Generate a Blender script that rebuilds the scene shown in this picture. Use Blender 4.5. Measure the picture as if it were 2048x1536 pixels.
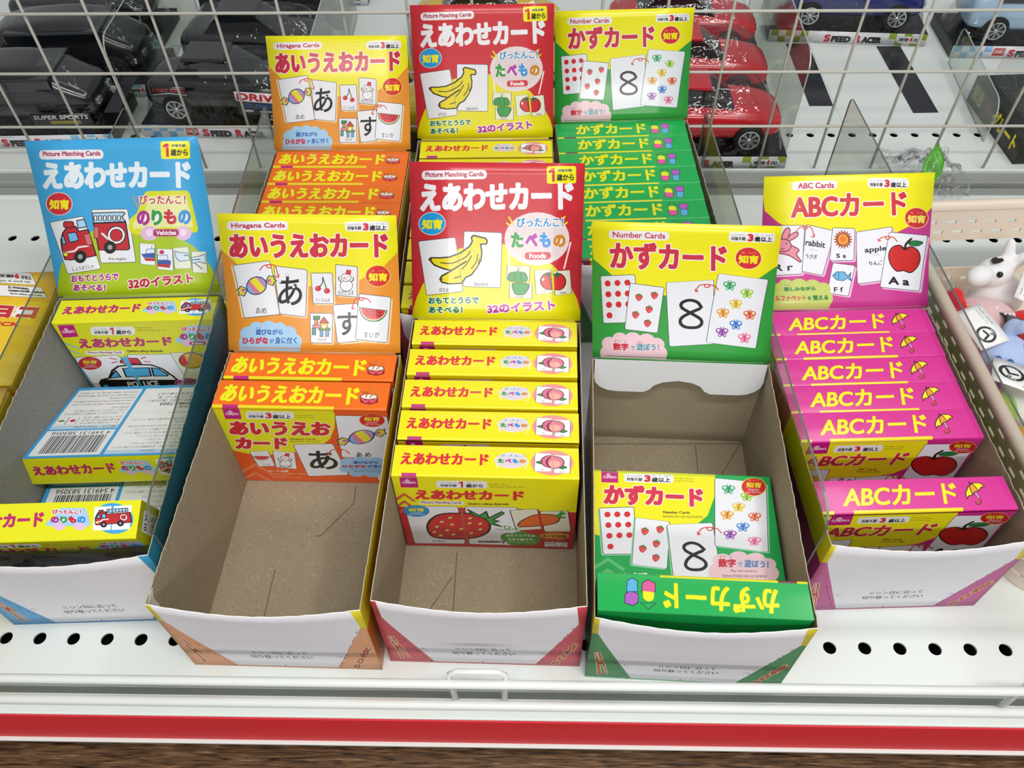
import bpy, bmesh, math, random
import numpy as np
from mathutils import Vector, Matrix, noise
sc=bpy.context.scene
for o in list(bpy.data.objects): bpy.data.objects.remove(o)
COL=sc.collection
# ------------------------------------------------------------------ camera, world, lights, exposure
cam=bpy.data.objects.new('camera',bpy.data.cameras.new('camera')); COL.objects.link(cam); sc.camera=cam
cam.data.sensor_width=36; cam.data.lens=36*1633.486/2048; cam.data.clip_start=.01
cam.matrix_world=Matrix(((.99976,-.00539,.02088,.0204),(.01736,.77375,-.63325,-.2291),(-.01274,.63346,.77367,.5773),(0,0,0,1)))
wd=bpy.data.worlds.new('store'); sc.world=wd; wd.use_nodes=True; bg=wd.node_tree.nodes['Background']
bg.inputs[0].default_value=(.93,.97,1,1); bg.inputs[1].default_value=.33
def area(name,loc,rot,sx,sy,w,col=(1,.98,.95)):
    l=bpy.data.lights.new(name,'AREA'); l.shape='RECTANGLE'; l.size=sx; l.size_y=sy; l.energy=w; l.color=col
    o=bpy.data.objects.new(name,l); COL.objects.link(o); o.location=loc; o.rotation_euler=[math.radians(a) for a in rot]; return o
area('ceiling_tube_front',(.28,-.5,1.75),(-10,5,0),1.4,.14,20)
area('aisle_fill',(.2,-1.9,1.5),(52,0,0),2.2,.2,22)  # unseen fill, added to brighten the strip and faces turned to the aisle
area('ceiling_tube_side',(.95,.45,1.9),(12,24,0),.14,1.5,7)
area('ceiling_tube_back',(.3,1.3,1.8),(32,0,0),1.2,.10,3)
sc.view_settings.view_transform='Standard'; sc.view_settings.look='None'; sc.view_settings.exposure=0.0; sc.view_settings.gamma=1; sc.view_settings.use_curve_mapping=False
# ------------------------------------------------------------------ materials
def lin(h):
    h=h.lstrip('#'); c=[int(h[i:i+2],16)/255 for i in (0,2,4)]
    return [((x+.055)/1.055)**2.4 if x>.04045 else x/12.92 for x in c]+[1]
MATS={}
def mat(name,col,rough=.45,spec=.5,metal=0,coat=0,noise=0,nscale=200,bump=0,emit=None,trans=0,alpha=1,sheen=0):
    if name in MATS: return MATS[name]
    m=bpy.data.materials.new(name); m.use_nodes=True; nt=m.node_tree; b=nt.nodes['Principled BSDF']
    c=lin(col); b.inputs['Base Color'].default_value=c; b.inputs['Roughness'].default_value=rough
    b.inputs['Specular IOR Level'].default_value=spec; b.inputs['Metallic'].default_value=metal
    b.inputs['Coat Weight'].default_value=coat; b.inputs['Coat Roughness'].default_value=.12
    b.inputs['Transmission Weight'].default_value=trans; b.inputs['Alpha'].default_value=alpha
    if sheen: b.inputs['Sheen Weight'].default_value=sheen
    m.diffuse_color=c
    if noise or bump:
        tc=nt.nodes.new('ShaderNodeTexCoord'); n=nt.nodes.new('ShaderNodeTexNoise'); n.inputs['Scale'].default_value=nscale
        n.inputs['Detail'].default_value=4; nt.links.new(tc.outputs['Object'],n.inputs['Vector'])
        if noise:
            mx=nt.nodes.new('ShaderNodeMix'); mx.data_type='RGBA'; mx.inputs[6].default_value=[v*(1-noise) for v in c[:3]]+[1]
            mx.inputs[7].default_value=[min(1,v*(1+noise)) for v in c[:3]]+[1]
            nt.links.new(n.outputs['Fac'],mx.inputs[0]); nt.links.new(mx.outputs[2],b.inputs['Base Color'])
        if bump:
            bp=nt.nodes.new('ShaderNodeBump'); bp.inputs['Strength'].default_value=bump; bp.inputs['Distance'].default_value=.0004
            nt.links.new(n.outputs['Fac'],bp.inputs['Height']); nt.links.new(bp.outputs[0],b.inputs['Normal'])
    MATS[name]=m; return m
# ------------------------------------------------------------------ flat print, painted from outlines into a generated picture
TXT={}
def glyphs(s,res=3):
    k=(s,res)
    if k in TXT: return TXT[k]
    c=bpy.data.curves.new('t','FONT'); c.body=s; c.size=1; c.resolution_u=res
    o=bpy.data.objects.new('t',c); COL.objects.link(o)
    dg=bpy.context.evaluated_depsgraph_get(); me=bpy.data.meshes.new_from_object(o.evaluated_get(dg))
    V=np.empty(len(me.vertices)*3); me.vertices.foreach_get('co',V); V=V.reshape(-1,3)[:,:2].copy()
    F=[tuple(p.vertices) for p in me.polygons]; cnt={}
    for f in F:
        for i in range(len(f)):
            e=tuple(sorted((f[i],f[(i+1)%len(f)]))); cnt[e]=cnt.get(e,0)+1
    E=[e for e,n in cnt.items() if n==1]
    bpy.data.objects.remove(o); bpy.data.curves.remove(c); bpy.data.meshes.remove(me)
    TXT[k]=(V,F,E); return TXT[k]
def homog(src,dst):
    A=[];b=[]
    for (x,y),(u,v) in zip(src,dst):
        A+=[[x,y,1,0,0,0,-u*x,-u*y],[0,0,0,x,y,1,-v*x,-v*y]]; b+=[u,v]
    h=np.linalg.solve(np.array(A,float),np.array(b,float)); return np.append(h,1).reshape(3,3)
def happly(H,P):
    q=np.c_[P,np.ones(len(P))]@H.T; return q[:,:2]/q[:,2:]
def spl(pts,closed=False,n=6):
    P=[np.array(p,float) for p in pts]; N=len(P); out=[]
    for i in range(N if closed else N-1):
        p0=P[(i-1)%N] if closed or i>0 else P[0]; p1=P[i]; p2=P[(i+1)%N]; p3=P[(i+2)%N] if closed or i+2<N else P[-1]
        for k in range(n):
            t=k/n; out.append(tuple(.5*((2*p1)+(p2-p0)*t+(2*p0-5*p1+4*p2-p3)*t*t+(3*p1-p0-3*p2+p3)*t**3)))
    if not closed: out.append(tuple(P[-1]))
    return out
RES=7000.   # print pixels per metre
def lin3(h): return np.array(lin(h)[:3],np.float32)
def srgb3(h): h=h.lstrip('#'); return np.array([int(h[i:i+2],16)/255 for i in (0,2,4)],np.float32)
class Art:
    """flat print on a w x h panel; coordinates are those of a sheet whose corners TL TR BR BL are quad"""
    def __init__(s,quad,w,h,base,res=RES):
        s.w,s.h=w,h; s.nx,s.ny=int(w*res),int(h*res)
        s.H=homog(quad,[(0,0),(s.nx,0),(s.nx,s.ny),(0,s.ny)]); s.c=np.empty((s.ny,s.nx,3),np.float32); s.c[:]=srgb3(base)
    def m(s,P): return happly(s.H,np.atleast_2d(np.array(P,float)))
    def k(s,P):
        p=np.mean(np.atleast_2d(np.array(P,float)),0); q=s.m([p,p+[10,0],p+[0,10]]); a,b=q[1]-q[0],q[2]-q[0]
        return math.sqrt(abs(a[0]*b[1]-a[1]*b[0]))/10
    def fill(s,P,E,pad=0):
        """even-odd fill of the edges E between canvas points P -> mask, x0, y0"""
        x0=max(0,int(P[:,0].min())-pad-1); y0=max(0,int(P[:,1].min())-pad-1); x1=min(s.nx,int(P[:,0].max())+pad+2); y1=min(s.ny,int(P[:,1].max())+pad+2)
        if x1<=x0 or y1<=y0: return None
        A=P[[e[0] for e in E]]; B=P[[e[1] for e in E]]; sw=A[:,1]>B[:,1]; A2=np.where(sw[:,None],B,A); B2=np.where(sw[:,None],A,B)
        r0=np.maximum(np.ceil(A2[:,1]-.5),y0).astype(int); r1=np.minimum(np.ceil(B2[:,1]-.5),y1).astype(int); n=np.maximum(r1-r0,0)
        idx=np.repeat(np.arange(len(E)),n); off=np.arange(n.sum())-np.repeat(np.cumsum(n)-n,n); rows=r0[idx]+off
        t=(rows+.5-A2[idx,1])/(B2[idx,1]-A2[idx,1]+1e-12); xs=A2[idx,0]+t*(B2[idx,0]-A2[idx,0])
        xi=np.clip(np.ceil(xs-.5).astype(int),x0,x1)-x0; M=np.zeros((y1-y0,x1-x0+1),np.int32); np.add.at(M,(rows-y0,xi),1)
        return (np.cumsum(M,1)[:,:-1]&1).astype(bool),x0,y0
    def grow(s,M,r):
        R=int(r+.5); out=M.copy(); h,w=M.shape
        C=np.zeros((h,w+1),np.int32); C[:,1:]=np.cumsum(M,1); ar=np.arange(w)
        for d in range(-R,R+1):
            v=r*r-d*d
            if v<0: continue
            k=int(math.sqrt(v)+.5); row=(C[:,np.minimum(ar+k+1,w)]-C[:,np.maximum(ar-k,0)])>0
            if d>=0: out[d:]|=row[:h-d]
            else: out[:d]|=row[-d:]
        return out
    def put(s,mk,col,al=1):
        M,x0,y0=mk; v=s.c[y0:y0+M.shape[0],x0:x0+M.shape[1]]
        if al>=1: v[M]=srgb3(col)
        else: v[M]=v[M]*(1-al)+srgb3(col)*al
    def poly(s,pts,col,line=None,lw=3,sm=0,al=1):
        if sm: pts=spl(pts,True,sm)
        P=s.m(pts); n=len(P); mk=s.fill(P,[(i,(i+1)%n) for i in range(n)]) if col else None
        if mk: s.put(mk,col,al)
        if line: s.line(pts,lw,line,closed=True)
    def line(s,pts,lw,col,closed=False,sm=0):
        if sm: pts=spl(pts,closed,sm)
        P=s.m(pts); 
        if closed: P=np.vstack([P,P[:1]])
        r=max(.6,lw*s.k(pts)/2); pad=int(r+2); x0=int(P[:,0].min())-pad; y0=int(P[:,1].min())-pad; x1=int(P[:,0].max())+pad+1; y1=int(P[:,1].max())+pad+1
        x0c,y0c,x1c,y1c=max(0,x0),max(0,y0),min(s.nx,x1),min(s.ny,y1)
        if x1c<=x0c or y1c<=y0c: return
        M=np.zeros((y1-y0,x1-x0),bool)
        for a,b in zip(P[:-1],P[1:]):
            n=int(max(abs(b-a))*1.5)+1; t=np.linspace(0,1,n+1)[:,None]; q=np.round(a+(b-a)*t-[x0,y0]).astype(int); M[np.clip(q[:,1],0,M.shape[0]-1),np.clip(q[:,0],0,M.shape[1]-1)]=True
        M=s.grow(M,r); s.put((M[y0c-y0:y1c-y0,x0c-x0:x1c-x0],x0c,y0c),col)
    def ell(s,cx,cy,rx,ry,col,line=None,lw=3,rot=0,n=28,a0=0,a1=360,al=1):
        c,q=math.cos(math.radians(rot)),math.sin(math.radians(rot)); full=abs(a1-a0)>=360
        pts=[(cx+c*rx*math.cos(t)-q*ry*math.sin(t),cy+q*rx*math.cos(t)+c*ry*math.sin(t)) for t in [math.radians(a0+(a1-a0)*i/n) for i in range(n if full else n+1)]]
        s.poly(pts,col,line,lw,al=al)
    def rr(s,q,col,r=10,line=None,lw=2):
        """rounded quadrilateral; q = x0,y0,x1,y1 or four corners"""
        if not hasattr(q[0],'__len__'): x0,y0,x1,y1=q; q=[(x0,y0),(x1,y0),(x1,y1),(x0,y1)]
        P=[np.array(p,float) for p in q]; out=[]
        for i in range(4):
            p=P[i]; a=P[i-1]-p; b=P[(i+1)%4]-p; la,lb=np.linalg.norm(a),np.linalg.norm(b); r_=min(r,la/2,lb/2); a=p+a/la*r_; b=p+b/lb*r_
            for t in (0,.25,.5,.75,1): out.append(tuple((1-t)**2*a+2*t*(1-t)*p+t*t*b))
        s.poly(out,col,line,lw)
    def text(s,t,q,col,b=0,halo=None,hw=8,sh=0,res=4):
        """text fitted to the box q (x0,y0,x1,y1 or corners TL TR BR BL); b = added weight, halo = outline colour"""
        if not hasattr(q[0],'__len__'): x0,y0,x1,y1=q; q=[(x0,y0),(x1,y0),(x1,y1),(x0,y1)]
        V,F,E=glyphs(t,res); lo=V.min(0); hi=V.max(0)
        q=[np.array(p,float) for p in q]; wq=np.linalg.norm(q[1]-q[0]); hq=np.linalg.norm(q[3]-q[0]); m=b/2
        u=(V[:,0]-lo[0])/(hi[0]-lo[0])*(wq-2*m)/wq+m/wq; v=(V[:,1]-lo[1])/max(1e-6,hi[1]-lo[1])*(hq-2*m)/hq+m/hq
        if sh: u=u+sh*(v-.5)*hq/wq
        u=u[:,None];v=v[:,None]
        P=s.m((q[3]*(1-u)+q[2]*u)*(1-v)+(q[0]*(1-u)+q[1]*u)*v); k=s.k(q); r=b*k/2; rh=(b+hw)*k/2
        mk=s.fill(P,E,int(rh+3))
        if not mk: return
        M,x0,y0=mk
        if halo: s.put((s.grow(M,rh),x0,y0),halo)
        s.put((s.grow(M,r) if r>.4 else M,x0,y0),col)
    def paste(s,other,q,al=1):
        """another print set into the quad q of this one"""
        P=s.m(q); H=homog([tuple(p) for p in P],[(0,0),(other.nx,0),(other.nx,other.ny),(0,other.ny)])
        n=4; mk=s.fill(P,[(i,(i+1)%n) for i in range(n)])
        if not mk: return
        M,x0,y0=mk; yy,xx=np.nonzero(M); Q=happly(H,np.c_[xx+x0+.5,yy+y0+.5]).astype(int)
        s.c[yy+y0,xx+x0]=other.c[np.clip(Q[:,1],0,other.ny-1),np.clip(Q[:,0],0,other.nx-1)]
    def mat(s,name,rough=.42,coat=.3,grain=0):
        im=bpy.data.images.new(name,s.nx,s.ny); px=np.ones((s.ny,s.nx,4),np.float32); px[...,:3]=s.c[::-1]; im.pixels.foreach_set(px.ravel()); im.update(); im.pack()
        m=mat(name,'#808080',rough=rough,coat=coat); nt=m.node_tree; t=nt.nodes.new('ShaderNodeTexImage'); t.image=im; t.extension='EXTEND'
        b=nt.nodes['Principled BSDF']; nt.links.new(t.outputs['Color'],b.inputs['Base Color'])
        if grain:
            n=nt.nodes.new('ShaderNodeTexNoise'); n.inputs['Scale'].default_value=900; tc=nt.nodes.new('ShaderNodeTexCoord'); nt.links.new(tc.outputs['Object'],n.inputs['Vector'])
            bp=nt.nodes.new('ShaderNodeBump'); bp.inputs['Strength'].default_value=grain; bp.inputs['Distance'].default_value=.0003; nt.links.new(n.outputs['Fac'],bp.inputs['Height']); nt.links.new(bp.outputs[0],b.inputs['Normal'])
        return m
# ------------------------------------------------------------------ drawings used in the prints
class Loc:
    """small drawing frame: unit u right, v down, placed at x,y with scales sx,sy and a turn in degrees"""
    def __init__(s,a,x,y,sx,sy=None,rot=0):
        s.a=a; sy=sy or sx; c,q=math.cos(math.radians(rot)),math.sin(math.radians(rot)); s.f=lambda p:(x+c*p[0]*sx-q*p[1]*sy,y+q*p[0]*sx+c*p[1]*sy); s.k=math.sqrt(sx*sy)
    def P(s,pts): return [s.f(p) for p in pts]
    def poly(s,pts,col,line=None,lw=.1,sm=0): s.a.poly(s.P(pts),col,line,lw*s.k,sm)
    def line(s,pts,lw,col,closed=False,sm=0): s.a.line(s.P(pts),lw*s.k,col,closed,sm)
    def ell(s,cx,cy,rx,ry,col,line=None,lw=.1,a0=0,a1=360,n=20):
        s.poly([(cx+rx*math.cos(t),cy+ry*math.sin(t)) for t in [math.radians(a0+(a1-a0)*i/n) for i in range(n+(a1-a0<360))]],col,line,lw)
WH='#eef0f6'; INK='#1c1616'
def strawberry(a,x,y,s,sy=None,rot=10):
    l=Loc(a,x,y,s,sy,rot); l.poly([(-.9,-.5),(0,-.8),(.9,-.5),(.75,.4),(0,1),(-.75,.4)],'#d5252f',sm=4)
    for p in [(-.5,-.2),(0,-.3),(.5,-.2),(-.3,.2),(.2,.15),(.55,.25),(-.05,.55),(.25,.5)]: l.ell(*p,.09,.11,'#f7d8c8',n=6)
    l.poly([(-.6,-.75),(-.3,-.65),(-.2,-1.15),(0,-.75),(.3,-1.2),(.3,-.7),(.7,-.8),(.2,-.35),(-.1,-.3)],'#1f8a3c')
def butterfly(a,x,y,s,col,dark,sy=None,rot=0):
    l=Loc(a,x,y,s,sy,rot)
    for m in (-1,1):
        l.ell(m*.55,-.25,.5,.42,col); l.ell(m*.4,.42,.3,.32,col); l.ell(m*.6,-.3,.22,.2,'#f0efe0'); l.ell(m*.42,.45,.13,.13,'#f0efe0'); l.line([(0,-.3),(m*.25,-.85)],.07,dark)
    l.ell(0,.1,.14,.5,dark)
BF=[('#3fae7a','#1c7a50'),('#9ccc3a','#5f9a1c'),('#e6c22a','#b08a10'),('#e8a030','#b86a10'),('#e06a40','#b03a20'),('#4a8ad8','#2a5aa8'),('#9a50b8','#6a2a88'),('#e87aa8','#c83a70')]
def arrow(a,p0,p1,h,col='#d2382a',lw=7):
    """curled arrow from p0 to p1 rising by h"""
    (x0,y0),(x1,y1)=p0,p1; mx=(x0+x1)/2; my=min(y0,y1)-h; d=(x1-x0)
    a.line([(x0,y0),(x0+.2*d,my+.25*h),(mx+.05*d,my),(mx+.12*d,my+.35*h),(mx,my+.6*h),(mx-.12*d,my+.35*h),(mx-.02*d,my+.02*h),(x1-.15*d,my+.3*h),(x1,y1)],lw,col,sm=5)
    s=1 if d>0 else -1; a.line([(x1-s*h*.45,y1-h*.15),(x1,y1),(x1+s*h*.12,y1-h*.5)],lw,col)
def candy(a,x,y,s,sy=None,rot=-20):
    l=Loc(a,x,y,s,sy,rot)
    for m in (-1,1):
        l.poly([(m*.9,0),(m*1.5,-.5),(m*1.75,-.3),(m*1.95,-.35),(m*1.85,0),(m*2,.25),(m*1.75,.3),(m*1.5,.55)],'#e8dc30','#1c2a60',.07); l.poly([(m*.95,0),(m*1.5,-.25),(m*1.6,.0),(m*1.5,.3)],'#e08aa0'); l.line([(m*1,0),(m*1.45,-.1)],.06,'#1c2a60')
    l.ell(0,0,1,.85,'#7ab4e8'); l.poly([(-.8,-.5),(-.3,-.8),(.1,.84),(-.4,.78)],'#d87a9a'); l.poly([(-.5,-.74),(.2,-.83),(.7,.6),(.15,.83)],'#e8dc30'); l.poly([(.3,-.8),(.6,-.68),(.93,.3),(.75,.55)],'#d87a9a'); l.ell(0,0,1,.85,None,'#1c2a60',.08)
def snowman(a,x,y,s,sy=None):
    l=Loc(a,x,y,s,sy); l.line([(-.7,.3),(-1.15,-.3),(-1.1,-.6)],.12,'#7a4a20'); l.line([(.7,.3),(1.15,-.1),(1.1,-.5)],.12,'#7a4a20')
    l.ell(.05,.75,.95,.85,'#f2f2f8','#303030',.06); l.ell(0,-.5,.75,.62,'#f2f2f8','#303030',.06)
    l.poly([(-.05,-.95),(.1,-1.7),(.85,-1.62),(.75,-.9)],'#cc2a30'); l.ell(-.25,-.6,.07,.08,INK,n=8); l.ell(.3,-.6,.07,.08,INK,n=8); l.line([(-.4,-.35),(0,-.4)],.12,'#d0702a'); l.line([(-.1,-.2),(.25,-.2)],.05,'#303030')
    for t in (.45,.75): l.ell(.1,t,.05,.06,'#405080',n=6)
def cherry(a,x,y,s,sy=None):
    l=Loc(a,x,y,s,sy); l.line([(0,-1.1),(-.1,-.2),(-.65,.4)],.12,'#2a5a30',sm=3); l.line([(0,-1.1),(.35,0),(.6,.7)],.12,'#2a5a30',sm=3)
    for p in ((-.68,.55),(.62,.9)): l.ell(*p,.45,.4,'#c8202c'); l.ell(p[0]-.12,p[1]-.1,.1,.08,'#f0c0c0',n=8)
def blocks(a,x,y,s,sy=None):
    l=Loc(a,x,y,s,sy)
    for r,c in (((-.75,-1.1,0,-.7),'#2a8a50'),((-.6,-.7,-.2,-.1),'#e0803a'),((-.8,-.1,.1,.25),'#e58a9a'),((.1,-.3,.9,.25),'#e8c828'),((-.1,.25,1.2,.5),'#6aa03a'),((-.85,.25,-.45,1),'#4a9a90'),((.05,.5,.4,1.2),'#6aa8d8'),((.7,.5,1.05,1.2),'#6aa8d8')): l.poly([(r[0],r[1]),(r[2],r[1]),(r[2],r[3]),(r[0],r[3])],c,'#4a4038',.05)
    l.poly([(-.05,-.3),(.45,-1),(1.05,-.3)],'#d03a34','#4a4038',.05); l.ell(.5,.12,.18,.2,'#f2f2f0')
def melon(a,x,y,s,sy=None,rot=0,seeds=1):
    l=Loc(a,x,y,s,sy,rot); l.ell(0,0,1.08,.98,'#2f7a3a',a0=0,a1=180); l.ell(0,0,1,.88,'#e8ecc0',a0=0,a1=180); l.ell(0,0,.93,.8,'#d6303a',a0=0,a1=180); l.line([(-1.08,0),(1.08,0)],.04,'#2a4a2a')
    if seeds:
        for i in range(5): l.line([(-.5+i*.25,.15),(-.47+i*.25,.22)],.06,INK); l.line([(-.4+i*.25,.4),(-.37+i*.25,.47)],.06,INK)
def cloud(a,pts,col,body):
    for p in pts: a.ell(*p,col)
    a.poly(body,col)
def badge(a,x,y,rx,ry,col,rim,txt,ruby=True,sub=False):
    a.ell(x,y,rx,ry,rim); a.ell(x,y,rx*.94,ry*.94,col); q=lambda x0,y0,x1,y1:(x+x0*rx,y+y0*ry,x+x1*rx,y+y1*ry)
    if sub: a.text('知育',q(-.6,-.5,.6,.12),txt,b=rx*.045); a.text('Education',q(-.42,.15,.42,.42),'#f5e8e8',b=.5); a.text('Jogo Educativo',q(-.6,.45,.62,.75),'#f5e8e8',b=.5); a.text('ち いく',q(-.45,-.78,.4,-.58),txt)
    else:
        a.text('知育',q(-.74,-.38 if not ruby else -.3,.76,.5),txt,b=rx*.085)
        if ruby: a.text('ち　いく',q(-.5,-.58,.55,-.38),txt)
def one(a,q,col):
    x0,y0,x1,y1=q; w,h=x1-x0,y1-y0; a.poly([(x0+.45*w,y0),(x1,y0),(x1,y1),(x0+.52*w,y1),(x0+.52*w,y0+.27*h),(x0,y0+.36*h),(x0,y0+.17*h)],col)
def age3(a,q,small='以上'):
    """pill: for ages three and up, q = x0,y0,x1,y1"""
    x0,y0,x1,y1=q; w,h=x1-x0,y1-y0; z=lambda a_,b,c,d:(x0+a_*w,y0+b*h,x0+c*w,y0+d*h)
    a.rr(q,'#eeeff2',h*.4); a.text('たいしょうねんれい',z(.05,.18,.37,.36),'#55504a'); a.text('対象年齢',z(.05,.45,.37,.86),'#2a2624',b=h*.03)
    a.text('3',z(.405,.14,.535,.92),'#cf2033',b=h*.13); a.text('さい　い　じょう',z(.56,.1,.94,.3),'#55504a'); a.text('歳以上',z(.555,.38,.94,.92),'#1c1a18',b=h*.05)
def age1(a,q):
    x0,y0,x1,y1=q; w,h=x1-x0,y1-y0; z=lambda a_,b,c,d:(x0+a_*w,y0+b*h,x0+c*w,y0+d*h)
    a.rr(q,'#f4ea10',h*.15); one(a,z(.07,.13,.27,.88),'#d2222e'); a.text('対象年齢',z(.37,.16,.86,.34),'#23408a',b=h*.012); a.text('歳から',z(.33,.44,.92,.84),'#1c1a18',b=h*.028)
def age1w(a,q):
    x0,y0,x1,y1=q; w,h=x1-x0,y1-y0; z=lambda a_,b,c,d:(x0+a_*w,y0+b*h,x0+c*w,y0+d*h)
    a.rr(q,'#eeeff2',h*.4); a.text('たいしょうねんれい',z(.08,.2,.38,.38),'#55504a'); a.text('対象年齢',z(.08,.46,.4,.86),'#2a2624',b=h*.03); one(a,z(.44,.1,.525,.92),'#cf2033'); a.text('さい',z(.6,.1,.7,.3),'#55504a'); a.text('歳から',z(.58,.38,.92,.92),'#1c1a18',b=h*.06)
def logo(a,q):
    """shop logo square; q = corners"""
    a.poly(q,'#c0157c'); P=[np.array(p,float) for p in q]; f=lambda u,v:tuple((P[0]*(1-u)+P[1]*u)*(1-v)+(P[3]*(1-u)+P[2]*u)*v)
    k=np.linalg.norm(P[1]-P[0])
    a.text('D',[f(.12,.48),f(.26,.48),f(.26,.68),f(.12,.68)],'#f6e6f0',b=k*.014); a.text('ISO',[f(.56,.48),f(.9,.48),f(.9,.68),f(.56,.68)],'#f6e6f0',b=k*.014)
    for d in (.0,.11,.22): a.line([f(.28+d*.3,.42+d),f(.41,.3+d),f(.54-d*.3,.42+d)],k*.035,'#f6e6f0')
    a.line([f(.3,.68),f(.41,.52),f(.52,.68)],k*.035,'#f6e6f0')
def chevrons(a,x,y,w,h,col):
    for d in (0,1,2): a.line([(x,y+d*h*.55+h*.5),(x+w*.5,y+d*h*.55),(x+w,y+d*h*.55+h*.5)],h*.16,col)
def letters(a,items,b,hw=12):
    for t,q,c in items: a.text(t,q,'#f4eef2',b=b+hw)
    for t,q,c in items: a.text(t,q,c,b=b)
def peach(a,x,y,s,sy=None):
    l=Loc(a,x,y,s,sy); l.poly([(-.5,.1),(-1,.25),(-1.35,.05),(-1,-.1)],'#3a9a4a','#2a4a2a',.05); l.poly([(.4,.6),(.9,.4),(1.3,.65),(.9,.85)],'#3a9a4a','#2a4a2a',.05)
    l.ell(-.15,-.05,.75,.72,'#e0708e','#5a2030',.06); l.ell(.3,.05,.75,.72,'#e68298','#5a2030',.06); l.ell(.25,.25,.5,.42,'#f2b4a4'); l.line([(-.1,-.6),(-.4,0),(-.15,.7)],.06,'#5a2030',sm=4)
def engine(a,x,y,s,sy=None,rot=0):
    """whole fire engine, about 4 units long"""
    l=Loc(a,x,y,s,sy,rot); l.poly([(-1.9,.6),(-1.85,-.1),(-1.5,-.7),(-.7,-.75),(-.6,-.45),(1.9,-.5),(1.95,.7),(-1.8,.75)],'#c4242f',INK,.09)
    l.poly([(-.55,-1),(1.7,-1),(1.7,-.62),(-.55,-.62)],'#a9d2f0',INK,.06)
    for i in range(6): l.line([(-.35+i*.36,-.95),(-.35+i*.36,-.66)],.07,INK)
    l.poly([(-1.75,-.05),(-1.5,-.5),(-1.35,-.5),(-1.4,0)],'#7ab8e8',INK,.07); l.poly([(-1.15,-.5),(-.75,-.5),(-.7,0),(-1.15,0)],'#7ab8e8',INK,.07); l.line([(-1.8,.4),(-1.3,.35),(-1.1,.15),(-.55,.15)],.12,'#f2f2f2')
    l.poly([(-1.4,-.95),(-.95,-.95),(-.95,-.72),(-1.4,-.72)],'#c4242f',INK,.06); l.ell(1.15,.05,.42,.42,'#f4f4f4',INK,.05); l.ell(1.15,.05,.28,.28,'#c4242f')
    for p in (-1.05,.75): l.ell(p,.75,.36,.36,INK); l.ell(p,.75,.15,.15,'#9a9a9a')
    l.ell(-1.72,.5,.13,.13,'#f0e040')
def umbrella(a,x,y,s,sy=None,rot=0):
    l=Loc(a,x,y,s,sy,rot); l.line([(0,-1.1),(0,.9),(-.1,1.25),(-.38,1.25),(-.42,1)],.2,'#5a1030',sm=3); l.line([(0,-.2),(0,.75)],.1,'#c8b8e0'); l.line([(0,.8),(-.08,1.2),(-.35,1.2),(-.4,1)],.08,'#e0503a',sm=3)
    l.poly([(-1.05,.15),(-.85,-.45),(-.3,-.85),(.3,-.85),(.85,-.45),(1.05,.15),(.72,0),(.38,.17),(0,0),(-.38,.17),(-.72,0)],'#f0e810','#5a1030',.09)
    l.poly([(-.35,.13),(-.2,-.82),(.2,-.82),(.35,.13),(0,0)],'#eda020','#5a1030',.06)
def drum(a,x,y,s,sy=None):
    l=Loc(a,x,y,s,sy); l.poly([(-1,0),(1,0),(.95,.8),(0,1.05),(-.95,.8)],'#cc2438','#4a1818',.07); l.line([(-1,.1),(-.4,.75),(0,.3),(.4,.75),(1,.1)],.06,'#e8a0a0'); l.ell(0,0,1,.35,'#f2efe8','#4a1818',.07)
    l.line([(-.35,.05),(.2,-1.2)],.14,'#8a3a18'); l.line([(.1,.1),(1.1,-.8)],.14,'#8a3a18'); l.line([(-.35,.05),(.2,-1.2)],.06,'#f0a050'); l.line([(.1,.1),(1.1,-.8)],.06,'#f0a050')
    for i in range(3): l.line([(-.75+i*.3,-.75+.05*i),(-.65+i*.25,-.45)],.05,'#4a1818')
def plate_logo(a,x,y,rx,ry,ticks='#e8d820',foods=True):
    """oval dish with the two-line title of the food set"""
    q=lambda x0,y0,x1,y1:(x+x0*rx,y+y0*ry,x+x1*rx,y+y1*ry); W_='#f6eef0'
    a.line([(x-.9*rx,y+.2*ry),(x-.84*rx,y+1*ry)],rx*.045,W_); a.line([(x+1.03*rx,y+.15*ry),(x+.82*rx,y+1.12*ry)],rx*.04,W_)
    a.ell(x,y,rx,ry,'#e9dadd'); a.ell(x,y,rx*.86,ry*.8,'#e3d3d6')
    for m in (-1,1):
        for d in (0,.1): a.line([(x+m*(.74+d)*rx,y-(.55+.02-d*.6)*ry),(x+m*(.86+d*.7)*rx,y-(.83-d*2.2)*ry)],rx*.045,ticks)
    a.text('ぴったんこ！',q(-.62,-.8,.82,-.43),'#2a8ed0',b=rx*.02,halo=W_,hw=rx*.05)
    letters(a,[('た',q(-.8,-.25,-.42,.33),'#2f9a3c'),('べ',q(-.36,-.2,.02,.3),'#b034a8'),('も',q(.08,-.24,.42,.34),'#2a90d8'),('の',q(.5,-.15,.88,.33),'#d08828')],rx*.06,rx*.07)
    if foods: a.rr(q(-.38,.5,.42,.78),'#d22a36',ry*.14); a.text('Foods',q(-.24,.54,.28,.74),'#f6f0f0',b=rx*.02)
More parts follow.
